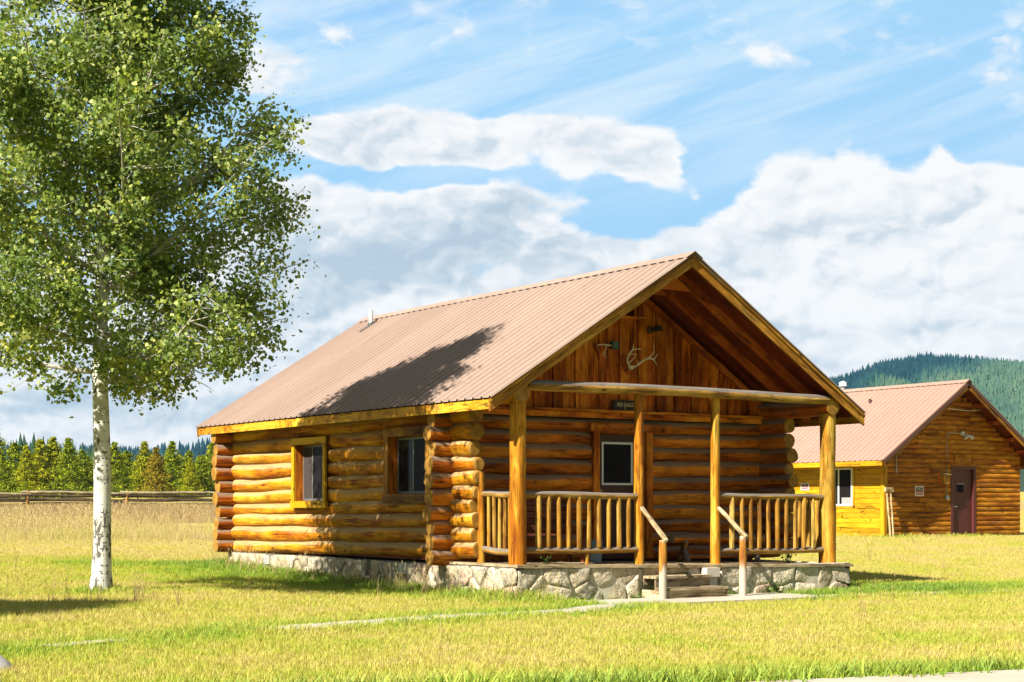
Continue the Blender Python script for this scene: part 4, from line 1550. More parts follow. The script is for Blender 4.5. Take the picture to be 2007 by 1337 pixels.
ASPEN = leafmat('aspen leaf', [(0.15, (0.07, 0.125, 0.030)), (0.40, (0.16, 0.24, 0.055)), (0.60, (0.31, 0.38, 0.09)), (0.85, (0.58, 0.58, 0.18))], 0.42, 0.25)
WEED = leafmat('weed leaf', [(0.1, (0.06, 0.10, 0.02)), (0.5, (0.13, 0.2, 0.03)), (0.9, (0.25, 0.32, 0.05))])
PINE = [leafmat('pine needles %d' % i, st, 0.12, 0.45) for i, st in enumerate((
    [(0.25, (0.05, 0.08, 0.008)), (0.5, (0.20, 0.26, 0.016)), (0.8, (0.44, 0.46, 0.03))],
    [(0.25, (0.07, 0.09, 0.008)), (0.5, (0.30, 0.32, 0.014)), (0.8, (0.56, 0.52, 0.03))],
    [(0.25, (0.08, 0.055, 0.010)), (0.5, (0.28, 0.21, 0.020)), (0.8, (0.48, 0.39, 0.035))]))]
DARKP = leafmat('far conifer', [(0.2, (0.015, 0.035, 0.020)), (0.5, (0.04, 0.078, 0.036)), (0.8, (0.09, 0.14, 0.05))], 0.05)
HILLP = leafmat('hill conifer', [(0.15, (0.006, 0.024, 0.040)), (0.4, (0.018, 0.060, 0.055)), (0.62, (0.055, 0.105, 0.07)), (0.9, (0.11, 0.17, 0.085))], 0.05, 0.12)  # blue distance haze and cloud shade are mixed into the needle colours
BARKP = flat('pine bark', (0.10, 0.075, 0.05), 0.9, var=0.4, scale=5)


def leafquads(C, size, r, asp=0.85, updir=None, drop=0.0):
    """diamond leaves at centres C: returns verts, quads, per-vertex random"""
    n = len(C)
    d = r.normal(size=(n, 3)); d /= np.linalg.norm(d, axis=1)[:, None]
    if drop:
        d[:, 2] -= drop
        d /= np.linalg.norm(d, axis=1)[:, None]
    e = r.normal(size=(n, 3)); e -= d * (e * d).sum(1)[:, None]; e /= np.linalg.norm(e, axis=1)[:, None]
    nn = np.cross(d, e)
    s = (size * r.uniform(0.65, 1.25, n))[:, None]
    a = C - d * s * 0.5
    b = C + e * s * asp * 0.5 + nn * s * 0.12
    c = C + d * s * 0.5
    f = C - e * s * asp * 0.5 + nn * s * 0.12
    V = np.stack([a, b, c, f], 1).reshape(-1, 3)
    F = np.arange(4 * n).reshape(n, 4)
    lv = np.repeat(r.random(n), 4)
    return V, F, lv


def plant(name, x, y, z, h, w, n, label, group=None, seed=0, size=0.05):
    r = np.random.default_rng(seed)
    root = empty(name, (x, y, z), label, 'plant', group)
    mb = MB()
    tips = []
    for k in range(7):
        a = r.uniform(0, 6.28)
        tip = np.array([x + math.cos(a) * w * r.uniform(.3, 1), y + math.sin(a) * w * r.uniform(.3, 1), z + h * r.uniform(0.6, 1)])
        P = spline([(x, y, z), (x * 0.6 + tip[0] * 0.4, y * 0.6 + tip[1] * 0.4, z + h * 0.6), tip], 8)
        mb.tube(P, np.linspace(0.006, 0.002, 8), 5, 0, 0)
        tips.append(P)
    mb.build('stems', flat('stem', (0.12, 0.13, 0.05), 0.8), root)
    P = np.vstack(tips)
    C = P[r.integers(0, len(P), n)] + r.normal(size=(n, 3)) * w * 0.22
    C[:, 2] = np.maximum(C[:, 2], z + 0.01)
    V, F, lv = leafquads(C - np.array([x, y, z]), size, r)
    linkobj('leaves', fastmesh('leaves', V, F, [WEED], attrs={'lv': lv}), root)
    return root


plant('leafy_weed', 19.35, 20.42, dz(19.35), 0.26, 0.16, 90, 'leafy green weed on the deck behind the right railing', seed=1)
plant('leafy_weed', 17.35, 19.62, -0.13, 0.10, 0.14, 80, 'low green weed at the stone base beside the right step post', seed=2, size=0.04)
plant('leafy_weed', 18.3, 19.60, -0.13, 0.16, 0.25, 150, 'spreading green weed along the foot of the stone base right of the steps', seed=3, size=0.045)
plant('leafy_weed', 14.30, 20.45, dz(14.3), 0.12, 0.10, 40, 'small dark plant on the deck behind the left railing', seed=4, size=0.04)
plant('leafy_weed', 15.45, 19.62, -0.13, 0.10, 0.14, 70, 'low weed at the stone base left of the steps', seed=5, size=0.04)

# ================================================================== SECOND BUILDING
B2 = empty('storage_building', (40.6, 41.0, 0.34), 'golden brown log-sided building with pinkish red metal roof right of the cabin', 'building')
BX0, BX1, BXM, BY0, BY1 = 37.40, 43.80, 40.60, 35.15, 47.2
BZ0, BE, BR_ = 0.30, 2.72, 5.30
BXE = 36.72


def r2z(x):
    return BE + (BR_ - BE) * (1 - abs(x - BXM) / (BXM - BXE))


random.seed(51)
mb = MB()
# front: half-round log siding
P_ = 0.155
z = BZ0 + 0.06
DO2 = (40.40, 41.60, 0.30, 2.60)
while z < BR_ - 0.1:
    zt = z + P_
    if zt > r2z(BX0) - 0.05:
        half = (BXM - BXE) * (1 - (zt + 0.07 - BE) / (BR_ - BE))
        xa, xb = max(BX0, BXM - half), min(BX1, BXM + half)
    else:
        xa, xb = BX0, BX1
    if xb - xa > 0.1:
        spans = [(xa, xb)]
        if z < DO2[3] - 0.08:
            spans = [(xa, DO2[0]), (DO2[1], xb)]
        for (p, q) in spans:
            cuts = [p]
            while cuts[-1] < q - 2.5:
                cuts.append(cuts[-1] + random.uniform(1.2, 3.0))
            cuts.append(q)
            for a, b in zip(cuts[:-1], cuts[1:]):
                if b - a < 0.02:
                    continue
                ns = 7
                rid = random.random() * 60
                Vv, Lc = [], []
                for k in range(ns):
                    an = math.pi * k / (ns - 1)
                    for xx in (a + 0.002, b - 0.002):
                        Vv.append((xx, BY0 - 0.005 - 0.036 * math.sin(an) ** 0.7, z + P_ / 2 - math.cos(an) * P_ * 0.5))
                        Lc.append((xx + rid, k * 0.03, rid))
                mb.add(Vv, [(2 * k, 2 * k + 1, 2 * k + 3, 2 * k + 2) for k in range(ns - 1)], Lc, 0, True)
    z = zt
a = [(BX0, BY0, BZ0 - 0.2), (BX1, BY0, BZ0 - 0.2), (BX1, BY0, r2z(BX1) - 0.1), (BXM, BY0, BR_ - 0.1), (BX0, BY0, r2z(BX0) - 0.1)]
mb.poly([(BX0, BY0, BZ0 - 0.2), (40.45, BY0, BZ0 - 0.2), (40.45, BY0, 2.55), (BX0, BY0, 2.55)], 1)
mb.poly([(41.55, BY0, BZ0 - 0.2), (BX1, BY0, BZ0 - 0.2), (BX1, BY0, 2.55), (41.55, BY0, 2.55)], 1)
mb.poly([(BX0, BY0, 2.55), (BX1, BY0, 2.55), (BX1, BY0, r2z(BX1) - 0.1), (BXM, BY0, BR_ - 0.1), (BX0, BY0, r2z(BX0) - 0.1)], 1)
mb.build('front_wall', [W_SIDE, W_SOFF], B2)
mb = MB()
mb.poly([(p[0], BY1, p[2]) for p in a][::-1], 0)
mb.build('rear_wall', [W_SIDE], B2)
mb = MB()
z = BZ0 + 0.02
WN = (36.50, 37.25, 1.36, 2.50)
k = 0
while z < 2.75:
    zt = min(z + P_, 2.78)
    spans = [(BY0 + 0.1, BY1)]
    if z < WN[3] + 0.05 and zt > WN[2] - 0.05:
        spans = [(BY0 + 0.1, WN[0] - 0.12), (WN[1] + 0.12, BY1)]
    for (p, q) in spans:
        cuts = [p]
        while cuts[-1] < q - 3.0:
            cuts.append(cuts[-1] + random.uniform(1.6, 3.6))
        cuts.append(q)
        for a, b in zip(cuts[:-1], cuts[1:]):
            mb.obox(((BX0 - 0.012), (a + b) / 2, (z + zt) / 2), np.eye(3), (0.03, b - a - 0.003, zt - z - 0.010), 0, 1)
    z = zt
mb.box((BX0, BY0 + 0.02, BZ0 - 0.2), (BX0 + 0.05, BY1, 2.8), 1)
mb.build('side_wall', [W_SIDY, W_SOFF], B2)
mb = MB()
mb.box((BX1 - 0.02, BY0 + 0.02, BZ0 - 0.2), (BX1, BY1, 2.8), 0)
mb.build('side_wall', [W_SIDY, W_SOFF], B2)
mb = MB()
mb.box((BX0 - 0.05, BY0 - 0.05, BZ0), (BX0 + 0.08, BY0 - 0.01, 2.95), axis=2)
mb.box((BX0 - 0.05, BY0 - 0.008, BZ0), (BX0 - 0.01, BY0 + 0.12, 2.72), axis=2)
mb.build('corner_board', W_SIDY, B2)
mb = MB()
mb.box((BX0 - 0.03, BY0 - 0.03, 0.1), (BX1 + 0.03, BY1 + 0.03, BZ0 + 0.02))
mb.build('footing', CONC, B2)
RF2 = ribbed_roof('roof', BXE - 0.03, BXM, 2 * BXM - BXE + 0.03, BE, BR_ + 0.02, 34.55, 47.8, ROOF2, B2, rib=0.03, seed=2)
SL2 = math.atan((BR_ - BE) / (BXM - BXE))
ridge_cap(BXM, BR_, 34.52, 47.82, SL2, ROOF2, RF2)
mb = MB()
for sgn in (-1, 1):
    xe = BXM + sgn * (BXM - BXE - 0.02)
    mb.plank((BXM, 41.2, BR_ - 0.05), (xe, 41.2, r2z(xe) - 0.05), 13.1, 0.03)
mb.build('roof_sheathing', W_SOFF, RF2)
BRF = flat('dark brown rake metal', (0.10, 0.045, 0.032), 0.5)
for sgn in (-1, 1):
    mb = MB()
    xe = BXM + sgn * (BXM - BXE)
    upn = (sgn * math.sin(SL2), 0, math.cos(SL2))
    mb.plank((BXM - upn[0] * 0.05, 34.54, BR_ - upn[2] * 0.05), (xe - upn[0] * 0.05, 34.54, r2z(xe) - upn[2] * 0.05), 0.03, 0.11, up=upn)
    mb.build('rake_flashing', BRF, RF2)
    mb = MB()
    mb.plank((BXM - upn[0] * 0.15, 34.57, BR_ - upn[2] * 0.15), (xe - upn[0] * 0.15, 34.57, r2z(xe) - upn[2] * 0.15), 0.04, 0.11, up=upn)
    mb.build('barge_board', W_TRIM, RF2)
    mb = MB()
    mb.plank((xe + 0.0, 34.60, BE - 0.085), (xe + 0.0, 47.75, BE - 0.085), 0.035, 0.15)
    mb.build('fascia', W_SIDY, RF2)
for sgn in (-1, 1):
    for x in (38.2, 39.0, 39.8) if sgn < 0 else (41.4, 42.2, 43.0, 43.6):
        mb = MB()
        mb.box((x, 34.6, r2z(x) - 0.27), (x + 0.09, BY0 + 0.1, r2z(x) - 0.14))
        mb.build('lookout', W_DARK, RF2)
mb = MB()
mb.tube([(40.62, 40.1, 5.2), (40.62, 40.1, 5.48)], 0.09, 16, 0, 0)
fl = mb.build('flue', GREYM, RF2)
mb = MB()
mb.tube([(40.62, 40.1, 5.48), (40.62, 40.1, 5.53), (40.62, 40.1, 5.54), (40.62, 40.1, 5.60), (40.62, 40.1, 5.66)], [0.14, 0.14, 0.10, 0.15, 0.03], 18, 0, 0)
mb.build('flue_cap', WHITE, fl)
mb = MB()
mb.tube([(39.75, 38.0, r2z(39.75)), (39.75, 38.0, r2z(39.75) + 0.16)], 0.05, 12, 0, 0)
mb.build('roof_vent', BRF, RF2)
# window
mb = MB()
y0, y1, z0, z1 = WN
x0 = BX0 - 0.05
for (a, b, c_, d_) in ((y0 - 0.11, y0 - 0.04, z0 - 0.05, z1 + 0.1), (y1 + 0.04, y1 + 0.11, z0 - 0.05, z1 + 0.1)):
    mb.box((x0 + 0.01, a, c_), (x0 + 0.06, b, d_), axis=2)
mb.box((x0 + 0.012, y0 - 0.04, z1 + 0.04), (x0 + 0.06, y1 + 0.04, z1 + 0.1))
mb.box((x0 + 0.012, y0 - 0.04, z0 - 0.12), (x0 + 0.06, y1 + 0.04, z0 - 0.04))
wf_ = mb.build('window_trim', W_SIDY, B2)
mb = MB()
mb.box((x0 - 0.005, y0 - 0.04, z0 - 0.04), (x0 + 0.05, y0 + 0.02, z1 + 0.04), axis=2)
mb.box((x0 - 0.005, y1 - 0.02, z0 - 0.04), (x0 + 0.05, y1 + 0.04, z1 + 0.04), axis=2)
mb.box((x0 - 0.004, y0 + 0.02, z0 - 0.04), (x0 + 0.05, y1 - 0.02, z0 + 0.02))
mb.box((x0 - 0.004, y0 + 0.02, z1 - 0.02), (x0 + 0.05, y1 - 0.02, z1 + 0.04))
mb.box((x0 + 0.0, y1 - 0.20, z0 + 0.02), (x0 + 0.045, y1 - 0.15, z1 - 0.02), axis=2)
mb.build('window_frame', WHITE, wf_)
mb = MB()
mb.box((x0 + 0.03, y0, z0), (x0 + 0.04, y1, z1), axis=2)
mb.build('window_pane', GLASS, wf_)
mb = MB()
mb.box((x0 + 0.022, y0 + 0.03, z0 + 0.02), (x0 + 0.028, y0 + 0.45, z0 + 0.23))
mb.build('paper_notice', flat('white paper', (0.30, 0.30, 0.29), 0.8), wf_)
# door
mb = MB()
mb.box((40.52, BY0 + 0.03, 0.38), (41.48, BY0 + 0.08, 2.50), axis=2)
d2 = mb.build('door', flat('maroon door', (0.085, 0.020, 0.016), 0.5, var=0.1, scale=3), B2)
mb = MB()
mb.box((40.40, BY0 - 0.05, 0.34), (40.52, BY0 + 0.1, 2.60), axis=2)
mb.box((41.48, BY0 - 0.05, 0.34), (41.60, BY0 + 0.1, 2.60), axis=2)
mb.box((40.52, BY0 - 0.048, 2.50), (41.48, BY0 + 0.1, 2.60))
mb.build('door_frame', flat('maroon frame', (0.095, 0.022, 0.018), 0.5), B2)
mb = MB()
mb.box((40.76, BY0 + 0.015, 1.76), (41.07, BY0 + 0.028, 2.02))
mb.build('door_glass', GLASS, d2)
mb = MB()
mb.box((40.74, BY0 + 0.005, 2.02), (41.10, BY0 + 0.027, 2.045))
mb.build('glass_trim', GREYM, d2)
mb = MB()
mb.tube([(40.60, BY0 + 0.03, 1.30), (40.60, BY0 - 0.02, 1.30)], 0.022, 10, 0, 0)
mb.box((40.585, BY0 - 0.035, 1.285), (40.70, BY0 - 0.02, 1.315))
mb.build('door_handle', GREYM, d2)
mb = MB()
mb.box((40.9, BY0 - 0.04, 4.70), (41.02, BY0 - 0.01, 4.90))
mb.build('gable_vent', BLACKM, B2)

# things fixed on or leaning at the second building
FLt = empty('floodlight', (40.9, BY0, 3.6), 'white twin-head floodlight on a conduit over the maroon door', 'floodlight')
mb = MB()
mb.tube([(40.92, BY0 - 0.03, 3.66), (40.92, BY0 - 0.10, 3.66)], 0.07, 14, 0, 0)
mb.build('base', PLAST, FLt)
for (p, q) in (((40.93, BY0 - 0.10, 3.62), (40.96, BY0 - 0.20, 3.50)), ((41.05, BY0 - 0.10, 3.64), (41.28, BY0 - 0.18, 3.52))):
    mb = MB()
    mb.tube([p, lerp(np.array(p), np.array(q), 0.45), lerp(np.array(p), np.array(q), 0.55), q], [0.02, 0.025, 0.05, 0.072], 14, 0, 0)
    mb.build('lamp_head', PLAST, FLt)
mb = MB()
mb.tube(spline([(40.88, BY0 - 0.05, 3.66), (40.45, BY0 - 0.05, 3.67), (40.28, BY0 - 0.05, 3.65), (40.20, BY0 - 0.05, 3.55), (40.19, BY0 - 0.05, 3.3), (40.19, BY0 - 0.05, 1.64)], 30), 0.013, 8, 0, 0)
mb.build('conduit', flat('grey conduit', (0.36, 0.33, 0.27), 0.5), FLt)
mb = MB()
mb.box((40.12, BY0 - 0.10, 1.52), (40.26, BY0 - 0.04, 1.66))
mb.build('switch_box', GREYM, FLt, bevel=0.005)
BH = empty('birdhouse', (39.98, BY0, 2.1), 'plain wooden birdhouse mounted on the wall left of the maroon door', 'birdhouse')
mb = MB()
mb.box((39.90, BY0 - 0.20, 2.02), (40.14, BY0 - 0.04, 2.30), axis=2)
mb.build('body', W_BAL, BH)
mb = MB()
mb.plank((39.86, BY0 - 0.14, 2.345), (40.18, BY0 - 0.14, 2.325), 0.24, 0.025)
mb.build('roof', W_BLEACH, BH)
mb = MB()
mb.box((39.80, BY0 - 0.055, 2.0), (39.90, BY0 - 0.035, 2.42), axis=2)
mb.build('back_board', W_DARK, BH)
mb = MB()
mb.tube([(40.05, BY0 - 0.205, 2.24), (40.05, BY0 - 0.196, 2.24)], 0.03, 14, 0, 0)
mb.build('entrance', BLACKM, BH)
mb = MB()
mb.box((40.57, BY0 - 0.075, 2.74), (41.34, BY0 - 0.05, 2.97))
pb = mb.build('blank_board', W_SIDE, None, 'plain rectangular wooden board above the maroon door', 'board')


def warn(x, y, z, rot, label, w=0.40, h=0.32, ):
    """framed notice facing -Y for rot 0"""
    S = empty('no_smoking_sign', (x, y, z), label, 'sign', 'no smoking signs')
    Rz = Matrix.Rotation(rot, 4, 'Z')

    def bx(lo, hi, nm, mat):
        mb = MB()
        mb.box(lo, hi)
        o = mb.build(nm, mat, None)
        me = o.data
        loc = o.location.copy()
        for v in me.vertices:
            v.co = Rz @ (v.co + loc)
        o.parent = S
        o.location = (0, 0, 0)
        return o
    bx((-w / 2, -0.012, -h / 2), (w / 2, 0.0, h / 2), 'plate', PINKM)
    bx((-w * 0.39, -0.016, 0.0), (w * 0.39, -0.013, h * 0.38), 'black_panel', BLACKM)
    bx((-w * 0.39, -0.016, -h * 0.36), (w * 0.39, -0.013, -0.004), 'red_panel', REDM)
    for (s, zz, sz, sx) in (('NO', h * 0.19, h * 0.40, 1.0), ('SMOKING', -h * 0.18, h * 0.30, 0.88)):
        o = text_mesh('lettering', s, sz, 0.002, PINKM, (0, 0, 0), (R_(90), 0, rot), None, sx)
        o.parent = S
        o.location = Rz @ Vector((0, -0.0185, zz))
    return S


warn(38.92, BY0 - 0.045, 1.79, 0.0, 'white-bordered NO SMOKING sign on the shaded gable wall left of the maroon door')
warn(BX0 - 0.035, 38.6, 1.955, R_(-90), 'white-bordered NO SMOKING sign on the golden side wall left of the window', 0.38, 0.24)
CA = empty('security_camera', (37.88, BY0, 3.0), 'small grey security camera under the eave at the building corner', 'camera')
mb = MB()
mb.tube([(37.82, BY0 - 0.03, 3.08), (37.82, BY0 - 0.12, 3.06)], 0.05, 12, 0, 0)
mb.tube([(37.82, BY0 - 0.12, 3.06), (37.93, BY0 - 0.2, 3.0)], [0.05, 0.045], 12, 0, 0)
mb.build('head', GREYM, CA)
mb = MB()
mb.tube([(37.86, BY0 - 0.06, 3.02), (37.86, BY0 - 0.06, 2.5)], 0.02, 8, 0, 0)
mb.tube([(37.86, BY0 - 0.06, 2.5), (37.86, BY0 - 0.06, 2.36)], 0.035, 8, 0, 0)
mb.build('cable_pipe', GREYM, CA)
CB = empty('slack_cable', (41.2, BY0, 4.4), 'pale slack cable strung across the gable peak', 'cable')
mb = MB()
mb.tube(spline([(40.0, BY0 - 0.05, 4.47), (40.8, BY0 - 0.06, 4.42), (41.5, BY0 - 0.06, 4.42), (42.35, BY0 - 0.05, 4.50)], 20), 0.014, 6, 0, 0)
mb.build('wire', PLAST, CB)
SB = empty('snow_pusher', (37.5, 34.85, 0.33), 'two pale wooden handles with a flat head leaning at the building corner', 'tool')
mb = MB()
mb.box((37.16, 34.86, 1.76), (37.52, 34.93, 1.90))
mb.build('head', W_BLEACH, SB)
for (x0_, x1_) in ((37.24, 37.31), (37.41, 37.44)):
    mb = MB()
    mb.log((x1_, 34.80, 0.30), (x0_, 34.90, 1.78), 0.03, 0.028, seg=10, wob=0.02)
    mb.build('handle', [W_BLEACH, W_BLEACH], SB)

# ================================================================== ASPEN TREE
def barkmat():
    m, nt = newmat('aspen bark')
    lc = N(nt, 'ShaderNodeAttribute', attribute_name='lc', out=1)
    n1 = noise(nt, mapv(nt, lc, (1.6, 3.0, 1)), 1.0, 4, 0.6)
    c = ramp(nt, n1, [(0.3, (0.42, 0.40, 0.32)), (0.5, (0.60, 0.58, 0.49)), (0.75, (0.70, 0.68, 0.60))])
    # lenticels: short dark dashes running round the trunk
    v1 = N(nt, 'ShaderNodeTexVoronoi', {'Vector': mapv(nt, lc, (24, 9, 1)), 'Scale': 1.0}, out=0)
    nA = noise(nt, mapv(nt, lc, (1.2, 2, 1), (5, 0, 0)), 1.0, 2)
    m1 = M(nt, 'MULTIPLY', sstep(nt, v1, 0.34, 0.22), sstep(nt, nA, 0.34, 0.44))
    v2 = N(nt, 'ShaderNodeTexVoronoi', {'Vector': mapv(nt, lc, (4.2, 4.5, 1), (2, 3, 0)), 'Scale': 1.0}, out=0)
    n2 = noise(nt, mapv(nt, lc, (9, 9, 1)), 1.0, 4)
    m2 = sstep(nt, M(nt, 'ADD', v2, M(nt, 'MULTIPLY', n2, 0.28)), 0.37, 0.30)
    nb = noise(nt, mapv(nt, lc, (2.2, 9, 1), (0, 7, 0)), 1.0, 6, 0.7, 0.8)
    z = N(nt, 'ShaderNodeSeparateXYZ', {0: N(nt, 'ShaderNodeTexCoord', out=3)}, out=2)
    low = sstep(nt, M(nt, 'ABSOLUTE', M(nt, 'SUBTRACT', z, 0.80)), 0.5, 0.1, 0, 0.12)
    low2 = sstep(nt, z, 0.35, 0.0, 0, 0.14)
    m3 = sstep(nt, M(nt, 'ADD', nb, M(nt, 'ADD', low, low2)), 0.59, 0.64)
    mk = M(nt, 'MAXIMUM', M(nt, 'MAXIMUM', m1, m2), m3)
    c = mixc(nt, M(nt, 'MULTIPLY', mk, 0.88), c, (0.045, 0.038, 0.03))
    finish(nt, c, 0.8, M(nt, 'SUBTRACT', n1, mk), 0.5, 0.01, 0.2)
    return m


BARK = barkmat()
TWIG = flat('aspen branch bark', (0.36, 0.34, 0.27), 0.85, var=0.3, scale=8)


def crown_r(z):
    return np.interp(z, [2.6, 3.1, 3.6, 4.3, 5.2, 6.2, 7.2, 8.0, 8.8, 9.6, 10.4, 11.0], [0.7, 1.9, 2.45, 2.85, 3.05, 2.95, 2.6, 2.2, 1.75, 1.25, 0.75, 0.2])


def side(z):
    return np.interp(z, [6.2, 7.6, 8.8, 10.8], [0.0, 0.5, -0.7, -3.2])


def lean(z):
    return np.interp(z, [6.2, 7.6], [0.0, 1.0])


def aspen(root, x, y, z0, seed, nleaf=105000, H=10.7, rs=1.0, leaf=0.066, ysh=0.0, ysc=1.0):
    r = np.random.default_rng(seed)
    pr = random.Random(seed)
    base = np.array([x, y, z0])
    mb = MB()
    zz = np.linspace(0, H, 34)
    wx = np.interp(zz, [0, 3, 6, H], [0, -0.02, 0.05, 0.25]) + 0.03 * np.sin(zz * 1.1)
    wy = 0.04 * np.sin(zz * 0.8 + 1) + ysh * np.minimum(side(zz), 0) * 0.9
    T = np.c_[x + wx, y + wy, z0 + zz]
    tr = np.interp(zz, [0, 0.12, 0.35, 1.0, 3.2, 4.5, 7, H], [0.185, 0.155, 0.140, 0.128, 0.112, 0.088, 0.05, 0.012])
    mb.tube(T, tr, 18, 0, 0, wob=0.05)
    mb.build('trunk', [BARK], root)
    bm_ = MB()
    twigs = []
    nb = 60
    for k in range(nb):
        h = 3.05 + (H - 3.6) * (k / nb) ** 0.95
        a = k * 2.39996 + pr.uniform(-.3, .3)
        i = np.searchsorted(zz, h)
        p0 = T[min(i, 33)] * 1.0
        p0[2] = z0 + h
        up = pr.uniform(0.5, 0.95) * (0.6 if h < 4 else 1.0)
        # reach: end on the crown outline
        rr = crown_r(z0 + h + 0.9) * rs * pr.uniform(0.78, 1.08)
        dz_ = rr * up * 0.85
        if h + dz_ > H:
            dz_ = H - h + 0.2
            rr *= 0.6
        rr = min(rr, crown_r(z0 + h + dz_) * rs * 0.93)
        end = p0 + np.array([math.cos(a) * rr, (math.sin(a) * ysc) * rr, dz_])
        mid = p0 * 0.5 + end * 0.5 + np.array([math.cos(a) * rr * 0.06, math.sin(a) * rr * 0.06, -0.10 * rr]) + r.normal(size=3) * 0.08
        P = spline([p0, mid, end], 12)
        r0 = 0.042 * (1 - h / H) ** 0.6 + 0.010
        bm_.tube(P, np.linspace(r0, 0.006, 12), 7, 0, None)
        for j in range(int(9 + rr * 5)):
            t = pr.uniform(0.12, 1.0)
            q0 = P[int(t * 11)]
            aa = a + pr.uniform(-1.5, 1.5)
            ln = pr.uniform(0.35, 1.0) * (0.5 + rr * 0.22)
            q1 = q0 + np.array([math.cos(aa) * ln, math.sin(aa) * ln, pr.uniform(-0.25, 0.75) * ln])
            if h < 4.2:
                q1[2] -= 0.35 * ln
            Q = spline([q0, (q0 + q1) / 2 + r.normal(size=3) * 0.06, q1], 7)
            inr = np.hypot(Q[:, 0] - x - 0.1, (Q[:, 1] - y - ysh * side(Q[:, 2])) / (1 + (ysc - 1) * lean(Q[:, 2]))) < crown_r(Q[:, 2] - z0) * rs * 0.97
            if not inr.all():
                kq = int(np.argmin(inr))
                if kq < 3:
                    continue
                Q = np.array([Q[int(v)] for v in np.linspace(0, kq - 1, 7)]) if kq >= 7 else spline(Q[:kq], 7)
            bm_.tube(Q, np.linspace(0.012, 0.003, 7), 4, 0, None)
            twigs.append(Q)
            for _ in range(4):
                s0 = Q[pr.randint(2, 6)]
                s1 = s0 + r.normal(size=3) * 0.22 + (q1 - q0) * 0.25
                S_ = np.linspace(s0, s1, 4)
                twigs.append(S_)
    bm_.build('branches', [TWIG], root)
    # leaves hang in clumps along the twigs
    cl = []
    for Q in twigs:
        for _ in range(2):
            i = pr.uniform(0.3, 1.0) * (len(Q) - 1)
            cl.append(Q[int(i)] + r.normal(size=3) * 0.05)
    cl = np.array(cl)
    # keep inside the outline, ragged
    rad = np.hypot(cl[:, 0] - x - 0.1, (cl[:, 1] - y - ysh * side(cl[:, 2])) / (1 + (ysc - 1) * lean(cl[:, 2])))
    keep = rad < crown_r(cl[:, 2]) * rs * r.uniform(0.85, 1.14, len(cl))
    keep &= cl[:, 2] > z0 + 2.65 + 0.25 * r.random(len(cl))
    cl = cl[keep]
    # open gaps between the limbs
    g3 = np.zeros(len(cl))
    for q in range(6):
        k3 = r.normal(size=3); k3 /= np.linalg.norm(k3)
        g3 += np.sin(cl @ k3 * (3.2 + q * 1.1) + r.random() * 6.28)
    cl = cl[g3 > -1.35]
    w = r.exponential(1.0, len(cl)) + 0.12
    idx = r.choice(len(cl), nleaf, p=w / w.sum())
    C = cl[idx] + r.normal(size=(nleaf, 3)) * np.array([0.105, 0.105, 0.10])
    V, F, lv = leafquads(C - base, leaf * r.uniform(0.8, 1.25, (nleaf, 1))[:, 0], r, 0.95, drop=0.5)
    cv = r.random(len(cl))
    lv = np.clip(0.55 * lv + 0.45 * np.repeat(cv[idx], 4), 0, 1)
    linkobj('foliage', fastmesh('foliage', V, F, [ASPEN], attrs={'lv': lv}), root)


TR = empty('aspen_tree', (8.0, 22.7, gz(8.0, 22.7) - 0.02), 'tall aspen with white black-scarred trunk left of the cabin', 'tree')
aspen(TR, 8.0, 22.7, gz(8.0, 22.7) - 0.02, 12, rs=1.05, ysh=0.38, ysc=0.88)
TR2 = empty('aspen_tree', (-4.4, 17.5, gz(-4.4, 17.5) - 0.02), 'aspen outside the left edge whose shadow falls on the lawn', 'tree')
aspen(TR2, -4.4, 17.5, gz(-4.4, 17.5) - 0.02, 15, nleaf=36000, leaf=0.12, H=11.2, rs=0.95)

# boulder at the lower left
BO = MB()
r = np.random.default_rng(5)
bmx = bmesh.new()
bmesh.ops.create_icosphere(bmx, subdivisions=4, radius=1.0)
Vv = np.array([v.co[:] for v in bmx.verts])
fs = [tuple(v.index for v in f.verts) for f in bmx.faces]
bmx.free()
rad = 1 + 0.10 * np.sin(Vv[:, 0] * 3 + 1) * np.cos(Vv[:, 1] * 4) + 0.05 * np.sin(Vv[:, 2] * 7 + Vv[:, 0] * 5) + 0.015 * np.sin(Vv[:, 0] * 19) * np.sin(Vv[:, 1] * 23)
bp = np.array([0, 0.0]) + FW * 13.0 + RT * (-1073.5 / 3150 * 13.0)
Vv = Vv * rad[:, None] * np.array([0.42, 0.42, 0.30]) + np.array([bp[0], bp[1], -0.12])
BO.add(Vv, fs, np.c_[Vv[:, 0], Vv[:, 2], np.full(len(Vv), 3.0)], 0, True)
BO.build('boulder', concmat('grey boulder', (0.34, 0.32, 0.28), (0.58, 0.55, 0.49)), None, 'grey boulder in the lawn at the lower left corner', 'rock')


def wpos(u, D):
    p = FW * D + RT * ((u - 1003.5) / 3150 * D)
    return float(p[0]), float(p[1])


# small stones and a white vent pipe stub
mb = MB()
Vv = np.array([v for v in Vv])
# ================================================================== RAIL FENCE
FE = empty('rail_fence', (*wpos(200, 90), 1.1), 'low weathered log rail fence across the dry field before the pines', 'fence')
random.seed(61)
us = np.arange(-1400, 1500, 1)


def fpt(u, z):
    D = 88 + 0.004 * (u - 200)
    x, y = wpos(u, D)
    return np.array([x, y, z])


